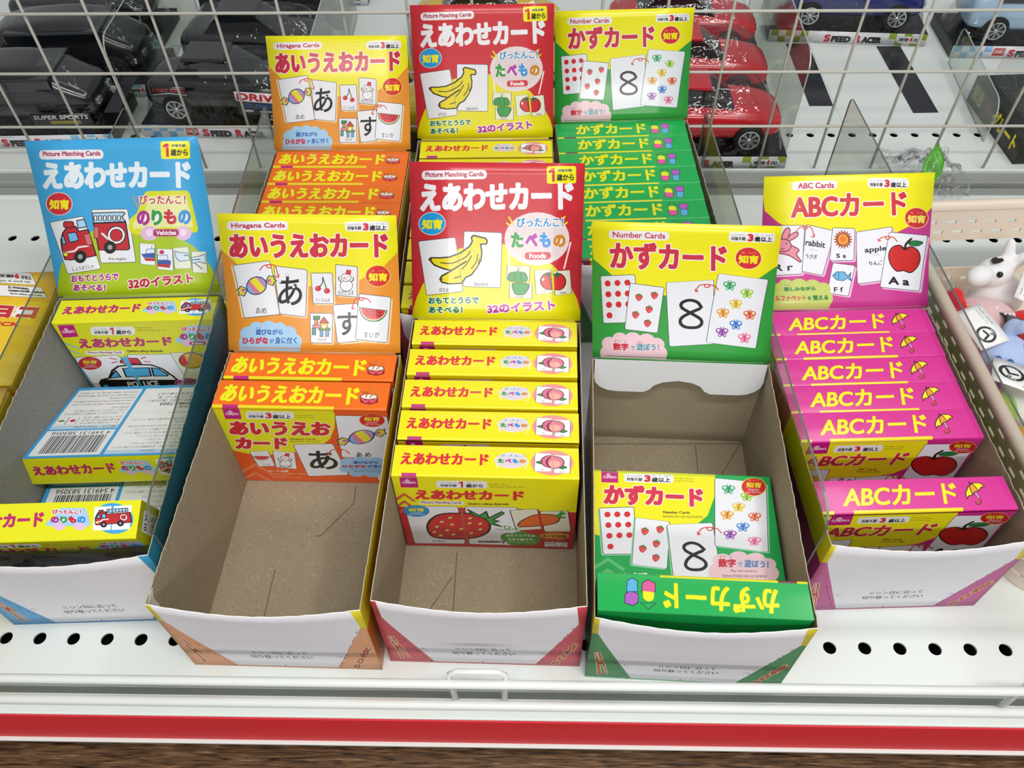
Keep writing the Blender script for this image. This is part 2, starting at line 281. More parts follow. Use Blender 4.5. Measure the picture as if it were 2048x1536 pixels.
def car_logo(a,x,y,rx,ry,body='#a6cdee',wheel='#e2bfe0',lab=True):
    q=lambda x0,y0,x1,y1:(x+x0*rx,y+y0*ry,x+x1*rx,y+y1*ry)
    a.poly([(x-rx,y+.5*ry),(x-.95*rx,y+.2*ry),(x-.62*rx,y-.1*ry),(x-.4*rx,y-.85*ry),(x-.25*rx,y-ry),(x+.75*rx,y-ry),(x+.85*rx,y-.85*ry),(x+rx,y+.5*ry),(x+.9*rx,y+.62*ry),(x-.9*rx,y+.62*ry)],body)
    for m in (-.42,.5): a.ell(x+m*rx,y+.62*ry,rx*.25,ry*.35,wheel)
    a.text('ぴったんこ！',q(-.68,-.85,.6,-.45),'#c01f45',b=rx*.02,halo='#f6eef0',hw=rx*.05)
    letters(a,[('の',q(-.78,-.25,-.42,.35),'#a82c8c'),('り',q(-.36,-.27,-.05,.37),'#2f9a4c'),('も',q(0,-.3,.36,.35),'#c8283c'),('の',q(.4,-.27,.78,.35),'#2a90d8')],rx*.055,rx*.07)
    if lab: a.rr(q(-.34,.5,.42,.8),'#a8286c',ry*.14); a.text('Vehicles',q(-.25,.55,.33,.76),'#f6f0f0',b=rx*.02)
HW,HH3,HH1=.1348,.105,.1225
BW,BH,BD=.130,.1005,.0255
CARD='#e9ebf2'
def card(a,q,sh=None,off=(16,14),r=16,lw=3):
    if sh: a.rr([(p[0]+off[0],p[1]+off[1]) for p in q],sh,r)
    a.rr(q,CARD,r,'#3a3a40',lw)
def hiragana_header():
    a=Art([(145,120),(1580,145),(1605,1240),(228,1215)],HW,HH3,'#e8952c')
    a.poly([(130,100),(1600,120),(1583,440),(1450,575),(1270,665),(1060,705),(870,712),(520,690),(300,540),(155,400)],'#f0e90c')
    a.rr((222,185,718,258),'#f1eef3',36); a.text('Hiragana Cards',(258,198,690,250),'#c02a48',b=4); age3(a,(1170,192,1522,272))
    a.text('あいうえおカード',(232,285,1510,485),'#cc2a40',b=21,halo='#f4f0f4',hw=15)
    badge(a,1422,632,102,88,'#d42a30','#f0d860','#f5e814')
    card(a,[(255,540),(555,503),(632,935),(345,962)],'#f6d6a2',(-18,0)); card(a,[(585,545),(855,578),(838,955),(630,930)],'#f6d6a2'); candy(a,443,705,82)
    a.text('あ',(618,632,812,865),'#15100e',b=7); a.text('あめ',(437,880,525,928),INK,b=1); arrow(a,(472,580),(620,640),45)
    for p in ((690,618),(632,670),(742,715)): a.ell(*p,11,11,'#f4f4f6','#a8a4a8',2); 
    card(a,[(883,605),(1055,605),(1065,850),(900,850)],'#f6d6a2',r=10); cherry(a,978,700,55); a.text('さくらんぼ',(920,808,1035,838),'#403838')
    card(a,[(1083,537),(1258,555),(1252,800),(1080,785)],'#f6d6a2',r=10); snowman(a,1165,668,52); a.text('ゆきだるま',(1102,745,1225,785),'#403838')
    card(a,[(875,925),(1055,928),(1058,1162),(885,1158)],'#f6d6a2',r=10); blocks(a,955,1025,70); a.text('つみき',(938,1120,1010,1146),'#403838')
    card(a,[(1058,862),(1255,848),(1310,1140),(1100,1162)],'#f6d6a2'); a.text('す',(1095,918,1262,1102),'#15100e',b=7)
    card(a,[(1268,772),(1525,800),(1498,1160),(1243,1130)],'#f6d6a2'); melon(a,1385,895,104,rot=7); a.text('すいか',(1310,1075,1435,1122),INK,b=1); arrow(a,(1362,842),(1215,895),38)
    cloud(a,[(375,1085,60,55),(445,1050,62,58),(540,1040,65,55),(630,1055,60,58),(710,1085,60,58),(760,1150,55,60),(355,1160,45,60)],'#a6cff0',[(310,1130),(400,1060),(700,1060),(810,1150),(800,1260),(315,1260)])
    a.text('遊びながら',(440,1050,658,1096),'#2a5fae',b=4); a.text('ひらがな',(335,1112,545,1166),'#c82848',b=6); a.text('が',(555,1125,590,1160),'#2a5fae',b=3); a.text('身に付く',(597,1112,775,1166),'#2a5fae',b=4); a.text('あそ',(440,1034,480,1046),'#2a5fae')
    a.line([(340,1192),(1480,1214)],3,'#c8781c'); return a
def number_header():
    a=Art([(175,55),(1697,50),(1590,1145),(150,1125)],HW,HH3,'#2f9e3e')
    a.poly([(160,30),(1720,30),(1683,360),(1520,475),(1350,560),(1150,620),(900,645),(700,632),(480,565),(320,480),(176,355)],'#f2ea0a')
    a.rr((303,122,787,193),'#f1eef3',36); a.text('Number Cards',(335,132,754,180),'#c24a62',b=4); age3(a,(1265,108,1640,188))
    a.text('かずカード',(308,212,1252,435),'#cc2c48',b=20,halo='#f6f0f4',hw=15); badge(a,1427,318,110,92,'#d42a34','#f4e4b0','#f5e814')
    card(a,[(230,492),(507,475),(535,850),(243,865)])
    for i,(x,y) in enumerate([(288,552),(366,546),(446,541),(291,638),(369,632),(447,628),(294,721),(372,716),(450,712),(296,803)]): a.ell(x,y,24,24,'#d5262f')
    card(a,[(468,543),(743,572),(680,932),(415,908)])
    for p in [(537,655),(662,637),(617,748),(506,793),(601,857)]: strawberry(a,*p,31)
    card(a,[(757,532),(1147,500),(1135,1005),(772,1032)])
    a.line([(1040,722),(1010,683),(945,668),(885,690),(882,728),(950,768),(1028,812),(1040,850),(1000,880),(910,880),(868,850),(880,808),(950,768),(1025,735)],23,'#15100e',sm=6)
    card(a,[(1182,448),(1592,488),(1480,1035),(1073,995)])
    for p,c in zip([(1275,545),(1416,605),(1325,692),(1218,765),(1437,775),(1321,855),(1207,915),(1388,958)],BF): butterfly(a,*p,50,*c)
    arrow(a,(1183,580),(998,600),42)
    P='#efc9d3'; cloud(a,[(290,1020,62,52),(375,985,62,52),(480,975,65,45),(590,985,65,48),(670,1020,65,52),(700,1085,55,55),(270,1095,58,60)],P,[(240,1020),(350,980),(620,970),(730,1060),(755,1160),(212,1160),(225,1080)])
    a.text('数字',(318,1014,443,1070),'#c8263c',b=7); a.text('で',(457,1035,495,1068),'#2a96a4',b=3); a.text('遊ぼう！',(505,1014,690,1068),'#2a96a4',b=4); a.text('ずう　じ',(328,992,430,1008),'#504848'); a.text('あそ',(515,1000,558,1014),'#504848')
    a.line([(250,1112),(1470,1135)],3,'#1d7a2a'); a.poly([(150,1108),(260,1135),(212,1160),(150,1150)],'#2f9e3e'); return a
def pepper_tomato(a):
    C='#e8e8d4'
    a.rr([(1020,938),(1200,948),(1192,1072),(1013,1060)],C,8,'#4a4a40',2); a.rr([(1037,1075),(1217,1085),(1213,1203),(1035,1192)],C,8,'#4a4a40',2)
    a.poly([(1032,1010),(1060,992),(1140,992),(1168,1012),(1170,1065),(1035,1060)],'#2f9a44','#16401c',5,sm=3); a.poly([(1062,1080),(1190,1088),(1160,1160),(1120,1170),(1080,1160)],'#2f9a44','#16401c',5,sm=3); a.line([(1100,1000),(1108,970)],10,'#2f9a44'); a.line([(1080,1000),(1078,1060)],4,'#16401c'); a.line([(1125,1000),(1130,1060)],4,'#16401c'); a.text('ぴーまん',(1085,948,1132,962),'#303030'); a.text('bell pepper',(1085,1180,1155,1194),'#303030')
    a.rr([(1233,980),(1362,970),(1378,1158),(1245,1170)],C,8,'#4a4a40',2); a.ell(1355,1065,74,68,'#d42a30','#2a1010',5); a.poly([(1366,960),(1400,960),(1400,1180),(1380,1180)],'#e2d800'); a.rr([(1383,988),(1515,980),(1527,1165),(1395,1177)],C,8,'#4a4a40',2); a.ell(1420,1070,60,66,'#d42a30','#2a1010',5); a.poly([(1366,985),(1384,985),(1392,1160),(1378,1160)],'#e2d800')
    for x in (1345,1412): a.poly([(x-38,1010),(x-5,1008),(x-5,985),(x+12,1008),(x+30,1010),(x+12,1028),(x+5,1055),(x-8,1030)],'#1f6a34')
    a.ell(1303,1052,10,12,'#f4e4e4'); a.text('トマト',(1295,1140,1330,1152),'#303030'); a.text('tomato',(1435,1150,1485,1164),'#303030')
def food_header():
    a=Art([(237,98),(1645,130),(1590,1375),(272,1345)],HW,HH1,'#cf2a35'); Y='#e8e000'
    a.poly([(262,1380),(275,1280),(300,1190),(345,1090),(450,930),(620,810),(800,755),(985,768),(1200,830),(1380,940),(1500,1070),(1570,1210),(1592,1300),(1600,1400)],Y)
    a.rr((340,172,862,247),'#f1eef3',38); a.text('Picture Matching Cards',(368,184,836,236),'#b83a50',b=4); age1(a,(1340,150,1573,291))
    a.text('えあわせカード',(325,276,1552,503),'#f2f2f8',b=25,res=5); badge(a,422,600,110,94,'#1f9bdc','#cfe6f2','#f2ea28',ruby=False)
    card(a,[(310,740),(605,710),(668,1140),(380,1168)]); card(a,[(675,663),(980,678),(965,1115),(668,1100)])
    B='#ead81c'; K='#17100a'
    a.poly([(398,885),(412,872),(480,874),(560,868),(650,835),(720,785),(742,745),(735,712),(752,697),(850,722),(862,745),(852,768),(808,768),(818,830),(812,890),(780,950),(700,1010),(640,985),(520,962),(440,930)],B,K,10)
    a.poly([(485,1042),(498,1018),(560,985),(640,935),(720,890),(795,880),(780,950),(735,1010),(690,1030),(660,1075),(560,1080),(500,1066)],B,K,10); a.poly([(700,880),(800,870),(785,940),(740,995),(690,980)],B)
    a.line([(490,912),(570,918),(640,895),(700,860),(725,825)],6,K,sm=4); a.line([(735,860),(700,920),(660,965)],6,K,sm=4); a.line([(785,850),(775,905),(735,960)],6,K,sm=4); a.line([(600,1035),(650,1020)],6,K); a.ell(412,890,10,14,'#6a4020'); a.ell(497,1045,10,14,'#6a4020')
    a.line([(606,715),(668,1130)],4,'#8a8a88'); a.text('ばなな',(480,1110,558,1142),INK,b=1); a.text('banana',(762,1068,866,1096),INK,b=1)
    plate_logo(a,1257,730,258,212); pepper_tomato(a)
    a.text('おもてとうらで',(395,1183,795,1236),'#1f7848',b=6,halo='#eef4e8',hw=12); a.text('あそべる！',(398,1255,668,1308),'#1f7848',b=6,halo='#eef4e8',hw=12)
    a.text('32のイラスト',[(858,1245),(1390,1212),(1398,1290),(862,1315)],'#b42a96',b=9,halo='#f4ecf2',hw=14); a.line([(380,1348),(1480,1368)],3,'#b8aa00'); return a
def vehicle_header():
    a=Art([(215,115),(1600,92),(1772,1310),(462,1340)],HW,HH1,'#3ba6de')
    a.poly([(455,1400),(455,1270),(475,1120),(520,1010),(640,890),(800,790),(1000,760),(1250,800),(1430,880),(1560,960),(1650,1050),(1730,1180),(1790,1340)],'#a9c516')
    a.rr((328,188,845,262),'#eceaf2',38); a.text('Picture Matching Cards',(357,198,820,247),'#a82a50',b=4); age1(a,(1304,128,1536,266))
    a.text('えあわせカード',(345,283,1538,497),'#e6eef6',b=24,res=5); badge(a,472,612,108,92,'#cf2230','#f0d8d8','#f2ea14',ruby=False)
    R_='#c2222e'; LB='#79b6e6'
    card(a,[(390,757),(660,710),(805,1125),(535,1165)]); card(a,[(728,660),(1020,655),(1087,1075),(803,1080)])
    a.poly([(487,960),(480,900),(495,840),(530,800),(600,790),(625,830),(700,815),(765,1020),(690,1035),(560,1055),(510,1050),(495,1000)],R_,INK,8); a.poly([(745,768),(1005,762),(1035,965),(1020,978),(785,978)],R_,INK,8)
    a.rr((502,752,585,800),R_,20,INK,7); a.poly([(608,745),(672,735),(690,795),(620,805)],'#aad2f0',INK,7); a.poly([(735,685),(990,680),(1000,690),(975,720),(1005,755),(745,765)],'#aad2f0',INK,7)
    for i in range(6): a.rr((750+i*38,708,772+i*38,745),'#f0f4f8',5,INK,5)
    a.rr([(530,845),(600,835),(625,900),(552,918)],LB,12,INK,7); a.poly([(485,870),(500,862),(522,925),(492,935)],LB,INK,6); a.line([(500,998),(590,985),(620,955),(700,945)],12,'#f0f0f2'); a.ell(518,1010,20,18,'#f0e030',INK,4)
    a.poly([(663,855),(712,845),(735,935),(690,942)],'#d86a6a',INK,4); a.rr((748,795,785,885),'#d86a6a',3,INK,4); a.ell(928,862,72,70,'#f0f0f2',INK,6); a.ell(928,862,50,48,R_,INK,4); a.line([(815,850),(860,890)],16,'#dfe8f0')
    for p in ((637,1030),(877,958)): a.ell(*p,50,50,'#1c1a1a'); a.ell(*p,20,20,'#a0a0a2')
    a.text('しょうぼうしゃ',[(572,1112),(742,1088),(748,1120),(578,1146)],INK,b=1); a.text('fire engine',(865,1035,1010,1065),INK,b=1)
    a.poly([(1028,790),(1040,735),(1095,690),(1165,530),(1185,518),(1500,515),(1525,540),(1588,820),(1575,845),(1070,858),(1032,830)],'#d9dc1c'); a.poly([(1060,770),(1105,715),(1150,700),(1200,560),(1490,552),(1550,800),(1070,812)],'#e6e8a0')
    for p in ((1195,850,72,58),(1468,850,66,56)): a.ell(*p,'#e2b8dc'); a.ell(p[0],p[1]-5,p[2]*.4,p[3]*.5,'#f0dcec')
    for p in (((1068,560),(1105,640)),((1110,560),(1125,610))): a.line(p,9,'#e08a50')
    a.text('ぴったんこ！',(1118,550,1490,622),'#c01f45',b=4,halo='#f2ecd8',hw=12)
    letters(a,[('の',(1095,670,1200,788),'#a82c8c'),('り',(1213,665,1300,788),'#2f9a4c'),('も',(1312,662,1415,780),'#c8283c'),('の',(1428,667,1530,782),'#2a90d8')],15,16)
    a.rr((1225,818,1433,874),'#a8286c',28); a.text('Vehicles',(1248,828,1410,864),'#f6f0f0',b=4)
    a.rr([(1115,925),(1238,935),(1243,1100),(1122,1090)],'#eceef4',8,'#4a5a80',2); a.rr([(1255,970),(1380,975),(1388,1143),(1262,1130)],'#eceef4',8,'#4a5a80',2)
    a.poly([(1128,1010),(1240,1005),(1240,1045),(1150,1040)],'#3a58a8'); a.poly([(1150,1042),(1240,1047),(1240,1068),(1165,1065)],'#c22a3c'); a.poly([(1170,975),(1235,970),(1238,1005),(1168,1008)],'#dfe8f4','#3a58a8',3); a.line([(1213,950),(1213,972)],3,'#3a3a60')
    a.poly([(1260,1062),(1368,1062),(1368,1095),(1260,1090)],'#3a58a8'); a.poly([(1260,1090),(1366,1095),(1360,1122),(1262,1110)],'#c22a3c'); a.poly([(1260,1020),(1340,1020),(1345,1060),(1260,1058)],'#dfe8f4','#3a58a8',3); a.ell(1295,998,20,16,'#c22a5c')
    for q in ([(1380,965),(1508,957),(1535,1125),(1400,1130)],[(1530,995),(1650,993),(1665,1163),(1545,1158)]): a.rr(q,'#e2e6d8',8,'#4a5a50',2)
    a.poly([(1395,990),(1430,1000),(1500,1005),(1525,1060),(1440,1070),(1410,1045)],'#cfe2f0','#24446a',4); a.poly([(1535,1040),(1600,1030),(1640,1015),(1650,1090),(1600,1075),(1540,1085)],'#cfe2f0','#24446a',4); a.line([(1560,1085),(1620,1130)],5,'#24446a'); a.line([(1475,1025),(1500,1025)],6,'#24446a'); a.line([(1545,1058),(1600,1055)],6,'#24446a')
    a.text('おもてとうらで',[(560,1175),(945,1158),(948,1212),(565,1232)],'#a8288c',b=6,halo='#f0ecdc',hw=12); a.text('あそべる！',(582,1245,845,1300),'#a8288c',b=6,halo='#f0ecdc',hw=12)
    a.text('32のイラスト',[(1022,1208),(1545,1165),(1555,1238),(1030,1286)],'#b8203a',b=9,halo='#f0e8e0',hw=14); return a
def abc_header():
    a=Art([(120,158),(1482,110),(1395,1165),(92,1212)],HW,HH3,'#c6388e')
    a.poly([(90,130),(1500,80),(1483,362),(1420,432),(1270,545),(1100,630),(850,685),(600,655),(400,600),(240,525),(128,430)],'#f0ea0c')
    a.rr([(340,196),(706,182),(706,250),(340,265)],'#f1eef3',34); a.text('ABC Cards',[(388,205),(676,196),(678,243),(390,252)],'#c02a48',b=4); age3(a,(945,160,1275,240))
    a.text('ABCカード',[(335,300),(1256,262),(1264,452),(338,492)],'#d03038',b=16,halo='#f6f0f4',hw=15); badge(a,1335,475,96,84,'#cf2a34','#f0dc90','#f0e060')
    S='#eab8dc'
    card(a,[(170,545),(448,540),(420,925),(110,945)],S); card(a,[(458,533),(690,585),(580,935),(418,905)],S)
    K='#6a1c30'; P='#e58a9c'
    a.poly([(200,770),(300,700),(360,710),(400,740),(378,770),(412,820),(400,830),(330,785),(240,765)],P,K,7,sm=3)
    a.poly([(262,650),(280,590),(310,562),(330,580),(318,630),(290,670)],P,K,7,sm=3); a.poly([(295,670),(330,620),(375,595),(395,605),(380,635),(320,668)],P,K,7,sm=3); a.ell(272,702,66,50,P,K,7)
    for x in (248,300): a.ell(x,690,5,8,INK)
    a.line([(255,725),(270,735),(285,725)],4,K); a.text('R r',[(200,852),(348,842),(350,900),(202,908)],INK,b=5)
    a.text('rabbit',[(455,650),(612,672),(606,722),(450,700)],INK,b=4); a.text('ラビット',[(482,722),(552,735),(550,750),(480,738)],'#a09aa0'); a.text('うさぎ',[(452,765),(545,775),(542,808),(450,800)],INK,b=2); arrow(a,(380,590),(520,635),42,'#d0502a')
    card(a,[(668,558),(845,562),(830,815),(640,820)],S)
    l=Loc(a,750,650,72)
    for i in range(18):
        t=i*math.pi/9; l.poly([(.7*math.cos(t-.17),.7*math.sin(t-.17)),(1.02*math.cos(t),1.02*math.sin(t)),(.7*math.cos(t+.17),.7*math.sin(t+.17))],'#e0703a','#8a3010',.04)
    l.ell(0,0,.62,.62,'#f0a01c','#8a3010',.06); l.ell(0,0,.34,.34,'#e07a20'); a.text('S s',(693,762,770,798),INK,b=4)
    card(a,[(665,835),(840,855),(775,1095),(612,1070)],S); a.poly([(660,935),(690,905),(750,905),(780,940),(805,910),(795,945),(805,975),(775,955),(740,975),(690,970)],'#6ab4e0','#1c4a70',5); a.ell(683,932,4,5,INK); a.line([(710,910),(705,965)],3,'#1c4a70'); a.text('F f',(665,1025,738,1065),INK,b=4)
    card(a,[(855,590),(1145,545),(1060,970),(852,1000)],S); a.text('apple',[(918,712),(1092,695),(1095,745),(920,768)],INK,b=4); a.text('アップル',(970,755,1035,782),'#a09aa0'); a.text('りんご',[(950,820),(1055,812),(1058,848),(953,855)],INK,b=2)
    card(a,[(1118,588),(1422,612),(1335,1050),(1027,1022)],S); apple(a,1230,795,125,110,6); a.text('A a',[(1098,938),(1262,948),(1258,1010),(1095,1000)],INK,b=7); arrow(a,(1178,662),(1030,662),40,'#d0502a')
    G='#c2ce68'; cloud(a,[(290,1010,60,42),(395,1005,65,42),(500,1010,60,42),(580,1040,60,50),(610,1110,45,55),(230,1060,55,60)],G,[(60,1230),(60,1060),(240,1010),(560,1010),(650,1120),(600,1230)])
    a.text('楽しみながら',[(272,1028),(520,1020),(522,1055),(273,1064)],'#1f7a34',b=5); a.text('アルファベット',[(160,1098),(445,1090),(447,1130),(162,1142)],'#c8304a',b=4); a.text('を',(455,1098,488,1128),'#1f7a34',b=3); a.text('覚える',[(495,1090),(618,1086),(620,1126),(497,1132)],'#1f7a34',b=5); a.text('たの',(278,1006,318,1020),'#1f7a34')
    return a
def apple(a,x,y,s,sy,rot=0):
    l=Loc(a,x,y,s,sy,rot); l.poly([(0,-.72),(.35,-.9),(.8,-.7),(1,-.15),(.85,.5),(.45,.97),(0,.88),(-.45,.97),(-.85,.5),(-1,-.15),(-.8,-.7),(-.35,-.9)],'#cb2424','#2a0c0c',.05,sm=3)
    l.line([(0,-.65),(.05,-1.05),(.35,-1.45)],.14,'#2a1c14',sm=3); l.line([(-.2,-.75),(0,-.62),(.2,-.72)],.05,'#2a0c0c'); l.poly([(.2,-1.1),(.5,-1.35),(1.1,-1.3),(.8,-1.0),(.4,-.98)],'#1f7a3c','#12301c',.04,sm=3)
# --- titles on the narrow top faces
def edge(a,L):
    n=max(4,int(a.ny*.055))
    for x0,x1,c in L: a.c[a.ny-n:,int(x0*a.nx):int(x1*a.nx)]=srgb3(c)
    return a
def food_top():
    a=Art([(125,1090),(1598,1112),(1598,1352),(92,1337)],BW,BD,'#f2e90a')
    a.text('えあわせカード',[(178,1152),(890,1160),(886,1258),(165,1256)],'#dc2c3c',b=12,res=4); a.ell(1388,1230,168,103,'#f09a96')
    plate_logo(a,1066,1214,132,66,foods=False); a.rr([(1255,1148),(1385,1155),(1385,1302),(1247,1300)],'#f4f2f6',6,'#8a6a6a',2); a.rr([(1395,1165),(1530,1168),(1527,1315),(1400,1312)],'#f4f2f6',6,'#8a6a6a',2); peach(a,1385,1222,92,68); a.poly([(1386,1150),(1395,1150),(1399,1305),(1387,1305)],'#f09a96'); a.text('もも',(1298,1280,1322,1290),'#504040'); a.text('peach',(1445,1298,1485,1308),'#504040'); return edge(a,[(.055,.135,'#c0157c')])
def vehicle_top():
    a=Art([(480,152),(1776,112),(1720,308),(410,335)],BW,BD,'#e6e410')
    a.text('えあわせカード',[(500,205),(1118,175),(1100,255),(480,272)],'#c0246c',b=10,res=4); car_logo(a,1270,215,148,58,lab=False)
    a.ell(1575,210,135,80,'#3fa6e0'); a.rr([(1452,152),(1568,146),(1550,270),(1428,272)],'#f0f0f4',4); a.rr([(1582,146),(1708,140),(1680,266),(1556,270)],'#f0f0f4',4); engine(a,1570,205,64,44,-3); return a
def hiragana_top():
    a=Art([(158,178),(1553,200),(1510,375),(92,362)],BW,BD,'#f3700e')
    a.text('あいうえおカード',[(205,205),(1312,228),(1290,352),(150,332)],'#f2ee08',b=12,halo='#e8860c',hw=8,res=4,sh=.0); drum(a,1378,293,66,50); return edge(a,[(.0,.7,'#ecd812'),(.06,.15,'#c0157c')])
def abc_top():
    a=Art([(195,848),(1612,790),(1725,1010),(258,1062)],BW,BD,'#d62c92')
    a.text('ABCカード',[(420,878),(1240,838),(1268,985),(408,1022)],'#f2ea10',b=9,halo='#c05a50',hw=5,res=4); umbrella(a,1392,900,78,68,-33); return edge(a,[(.0,.06,'#ecd812'),(.16,.72,'#ecd812')])
def number_top():
    a=Art([(42,178),(942,130),(956,222),(54,268)],BW,BD,'#12ad50')
    a.text('かずカード',[(180,178),(662,152),(668,222),(180,244)],'#eee80a',b=6,halo='#6ab030',hw=3,res=4)
    for x,y,c in ((728,203,'#e05a9c'),(800,170,'#b060c0')): a.poly([(x-30,y-8),(x-8,y-18),(x+28,y-14),(x+28,y+8),(x+5,y+18),(x-28,y+12)],c,'#402040',2)
    a.poly([(775,188),(822,184),(822,212),(800,220),(778,214)],'#5ab4e0','#204060',2); a.ell(728,180,24,12,'#f0e820'); a.poly([(704,180),(752,180),(752,192),(704,192)],'#f0e820'); a.line([(694,166),(726,148),(762,162),(694,166)],2.5,'#2a5a3a'); return edge(a,[(.0,.7,'#e2dc10'),(.05,.14,'#7a3a4a')])
# --- picture sides of the card boxes
def food_front():
    a=Art([(250,65),(1758,78),(1718,660),(357,638)],BW,BH,'#f2e90a'); a.poly([(230,318),(340,320),(1300,328),(1320,340),(1790,352),(1790,700),(230,700)],'#c4242f')
    chevrons(a,270,215,155,110,'#d8604a'); logo(a,[(315,68),(455,68),(465,162),(325,162)]); age1w(a,(608,104,1015,162)); a.text('For ages 1 and up',(1032,120,1180,136),'#6a5a20'); a.text('Idade indicada: a partir de 1 anos',(1032,140,1310,156),'#6a5a20')
    a.text('えあわせカード',(435,178,1312,260),'#da2838',b=13,res=4); a.rr((470,270,825,298),'#f0eef2',14); a.text('Picture Matching Cards',(488,272,806,295),'#8a3a50',b=2); a.text('Quebra-cabeça ilustrado',(855,278,1190,302),'#4a3a10',b=2)
    a.rr([(342,312),(775,312),(832,622),(418,622)],CARD,20,'#5a1c20',3); a.rr([(832,312),(1258,315),(1300,632),(862,625)],CARD,20,'#5a1c20',3)
    a.poly([(525,500),(540,440),(600,390),(680,370),(790,368),(900,370),(980,400),(1030,450),(1025,510),(960,555),(850,578),(700,582),(570,565)],'#c8242c','#140c0c',12,sm=3)
    a.poly([(855,335),(950,385),(1005,350),(1022,405),(1130,350),(1150,365),(1060,420),(1110,430),(1060,445),(1130,475),(1030,455),(1000,410),(900,385)],'#3f9a4a','#142c18',8)
    for p in [(712,405),(643,440),(602,482),(725,462),(685,510),(580,525),(632,553),(735,545),(800,497),(872,408),(868,450),(955,452),(955,500),(880,532)]: a.ell(*p,20,9,'#e8c86a','#6a3010',2,rot=-8)
    a.poly([(790,318),(812,318),(862,625),(838,622)],'#b84848'); a.text('いちご',(568,592,680,612),INK,b=2); a.text('strawberry',(938,590,1160,618),INK,b=4); badge(a,443,353,105,48,'#2a8ed0','#2a8ed0','#e8e020',sub=True)
    a.rr([(1195,338),(1425,325),(1462,492),(1250,508)],'#e6e4d0',12,'#3a2c20',4); a.rr([(1440,345),(1672,338),(1700,512),(1480,515)],'#e6e4d0',12,'#3a2c20',4)
    a.poly([(1262,460),(1300,420),(1400,375),(1520,370),(1590,385),(1600,415),(1560,445),(1450,465),(1300,475)],'#dd6a2a','#3a1c10',7,sm=3); a.poly([(1418,330),(1438,340),(1478,515),(1456,500)],'#c4242f')
    for t in ((1585,375,1640,362),(1590,390,1640,395),(1600,385,1620,350)): a.line([(t[0],t[1]),(t[2],t[3])],20,'#3f9a4a')
    a.line([(1080,495),(1160,500),(1200,480),(1150,470),(1180,500),(1290,480)],6,'#5a9a40',sm=4); cloud(a,[(1180,565,60,38),(1290,545,80,30),(1390,575,60,40),(1250,605,80,28),(1350,605,70,28)],'#4f9a3c',[(1180,550),(1400,550),(1400,610),(1180,600)])
    a.text('おもてとうらは',(1168,538,1405,560),'#eef4e8',b=3); a.text('ちがう絵です。',(1180,570,1400,594),'#eef4e8',b=3); a.text('The fronts and backs have different pictures.',(1160,600,1420,614),'#dfe8d8'); a.ell(1567,550,122,27,'#e8a828'); a.text('カード:32枚',(1465,538,1665,564),'#8a1c20',b=3)
    a.poly([(1485,600),(1675,605),(1672,645),(1483,640)],'#f2f2f2'); a.text('知育玩具　　M-12',(1490,606,1668,622),'#303030'); a.text('Lot No. 392',(1510,628,1650,642),'#303030'); a.text('カード　の　えあわせ',(1485,580,1640,594),'#f0d8d8'); return a
def hiragana_front():
    a=Art([(92,370),(1510,382),(1620,1028),(355,1005)],BW,BH,'#e65a1c')
    a.poly([(80,350),(1062,370),(1088,430),(1080,540),(1040,640),(960,705),(820,745),(640,775),(500,785),(370,775),(240,745),(150,560)],'#e8e410')
    chevrons(a,305,870,230,130,'#ee8052'); logo(a,[(172,372),(308,372),(330,475),(198,475)]); age3(a,(365,408,752,474)); a.text('For ages 3 and up',(756,432,905,445),'#6a5a20'); a.text('A partir de 3 anos',(760,450,912,463),'#6a5a20')
    a.text('あいうえお',(228,490,1048,618),'#cf2430',b=19,halo='#f4ece8',hw=12); a.text('カード',(272,630,690,738),'#cf2430',b=19,halo='#f4ece8',hw=12); a.text('Hiragana Cards',(708,636,922,655),'#5a4a10',b=2); a.text('BARALHO "A-I-U-E-O"',(715,656,965,672),'#5a4a10')
    a.rr([(1085,435),(1515,440),(1570,822),(1130,800)],CARD,16,'#4a2010',3); candy(a,1298,622,105,68,-14); a.text('あ め',(1250,755,1370,800),INK,b=2); badge(a,1390,475,107,60,'#cf2028','#e8a040','#f0e020',sub=True)
    a.rr([(735,690),(1060,682),(1180,955),(850,968)],CARD,16,'#4a2010',3); a.text('あ',[(845,745),(1068,745),(1110,908),(875,910)],'#15100e',b=9); arrow(a,(1195,770),(1020,778),42,'#d0402a')
    a.rr([(380,755),(530,748),(585,878),(448,885)],CARD,8,'#4a2010',2); melon(a,478,795,62,38,seeds=0); a.text('すいか',(485,860,545,874),'#403838'); a.rr([(568,748),(745,762),(760,905),(590,890)],CARD,8,'#4a2010',2); snowman(a,665,832,48,38); a.text('ゆきだるま',(618,872,720,892),'#403838')
    B='#9cc6ea'; cloud(a,[(1180,850,68,45),(1290,835,80,40),(1400,840,80,40),(1500,850,80,45),(1160,900,55,35),(1250,930,70,40),(1380,930,80,45),(1500,930,80,45)],B,[(1150,840),(1560,840),(1560,945),(1170,930)])
    a.text('遊びながら',(1222,832,1425,858),'#1c4a96',b=3); a.text('ひらがな',(1130,866,1328,892),'#b8203c',b=5); a.text('が身に付く',(1335,866,1560,892),'#1c4a96',b=3); a.text('Master hiragana while you play!',(1200,900,1520,912),'#1c3a70'); a.text('Aprenda hiragana brincando!',(1225,918,1520,930),'#1c3a70')
    a.text('カード:50枚',(528,912,692,936),'#f6e0d0',b=2); a.text('遊び方カード3枚と予備カード1枚を含む',(540,942,850,955),'#f6d0b8'); a.text('Number of Cards: 50',(548,960,690,970),'#f2b898'); a.text('Quantidade de cartas: 50',(555,974,800,984),'#f2b898')
    a.poly([(1415,958),(1560,962),(1566,1000),(1425,995)],'#f0f0f0'); a.text('学習カード',(1428,965,1500,980),'#303030'); return a
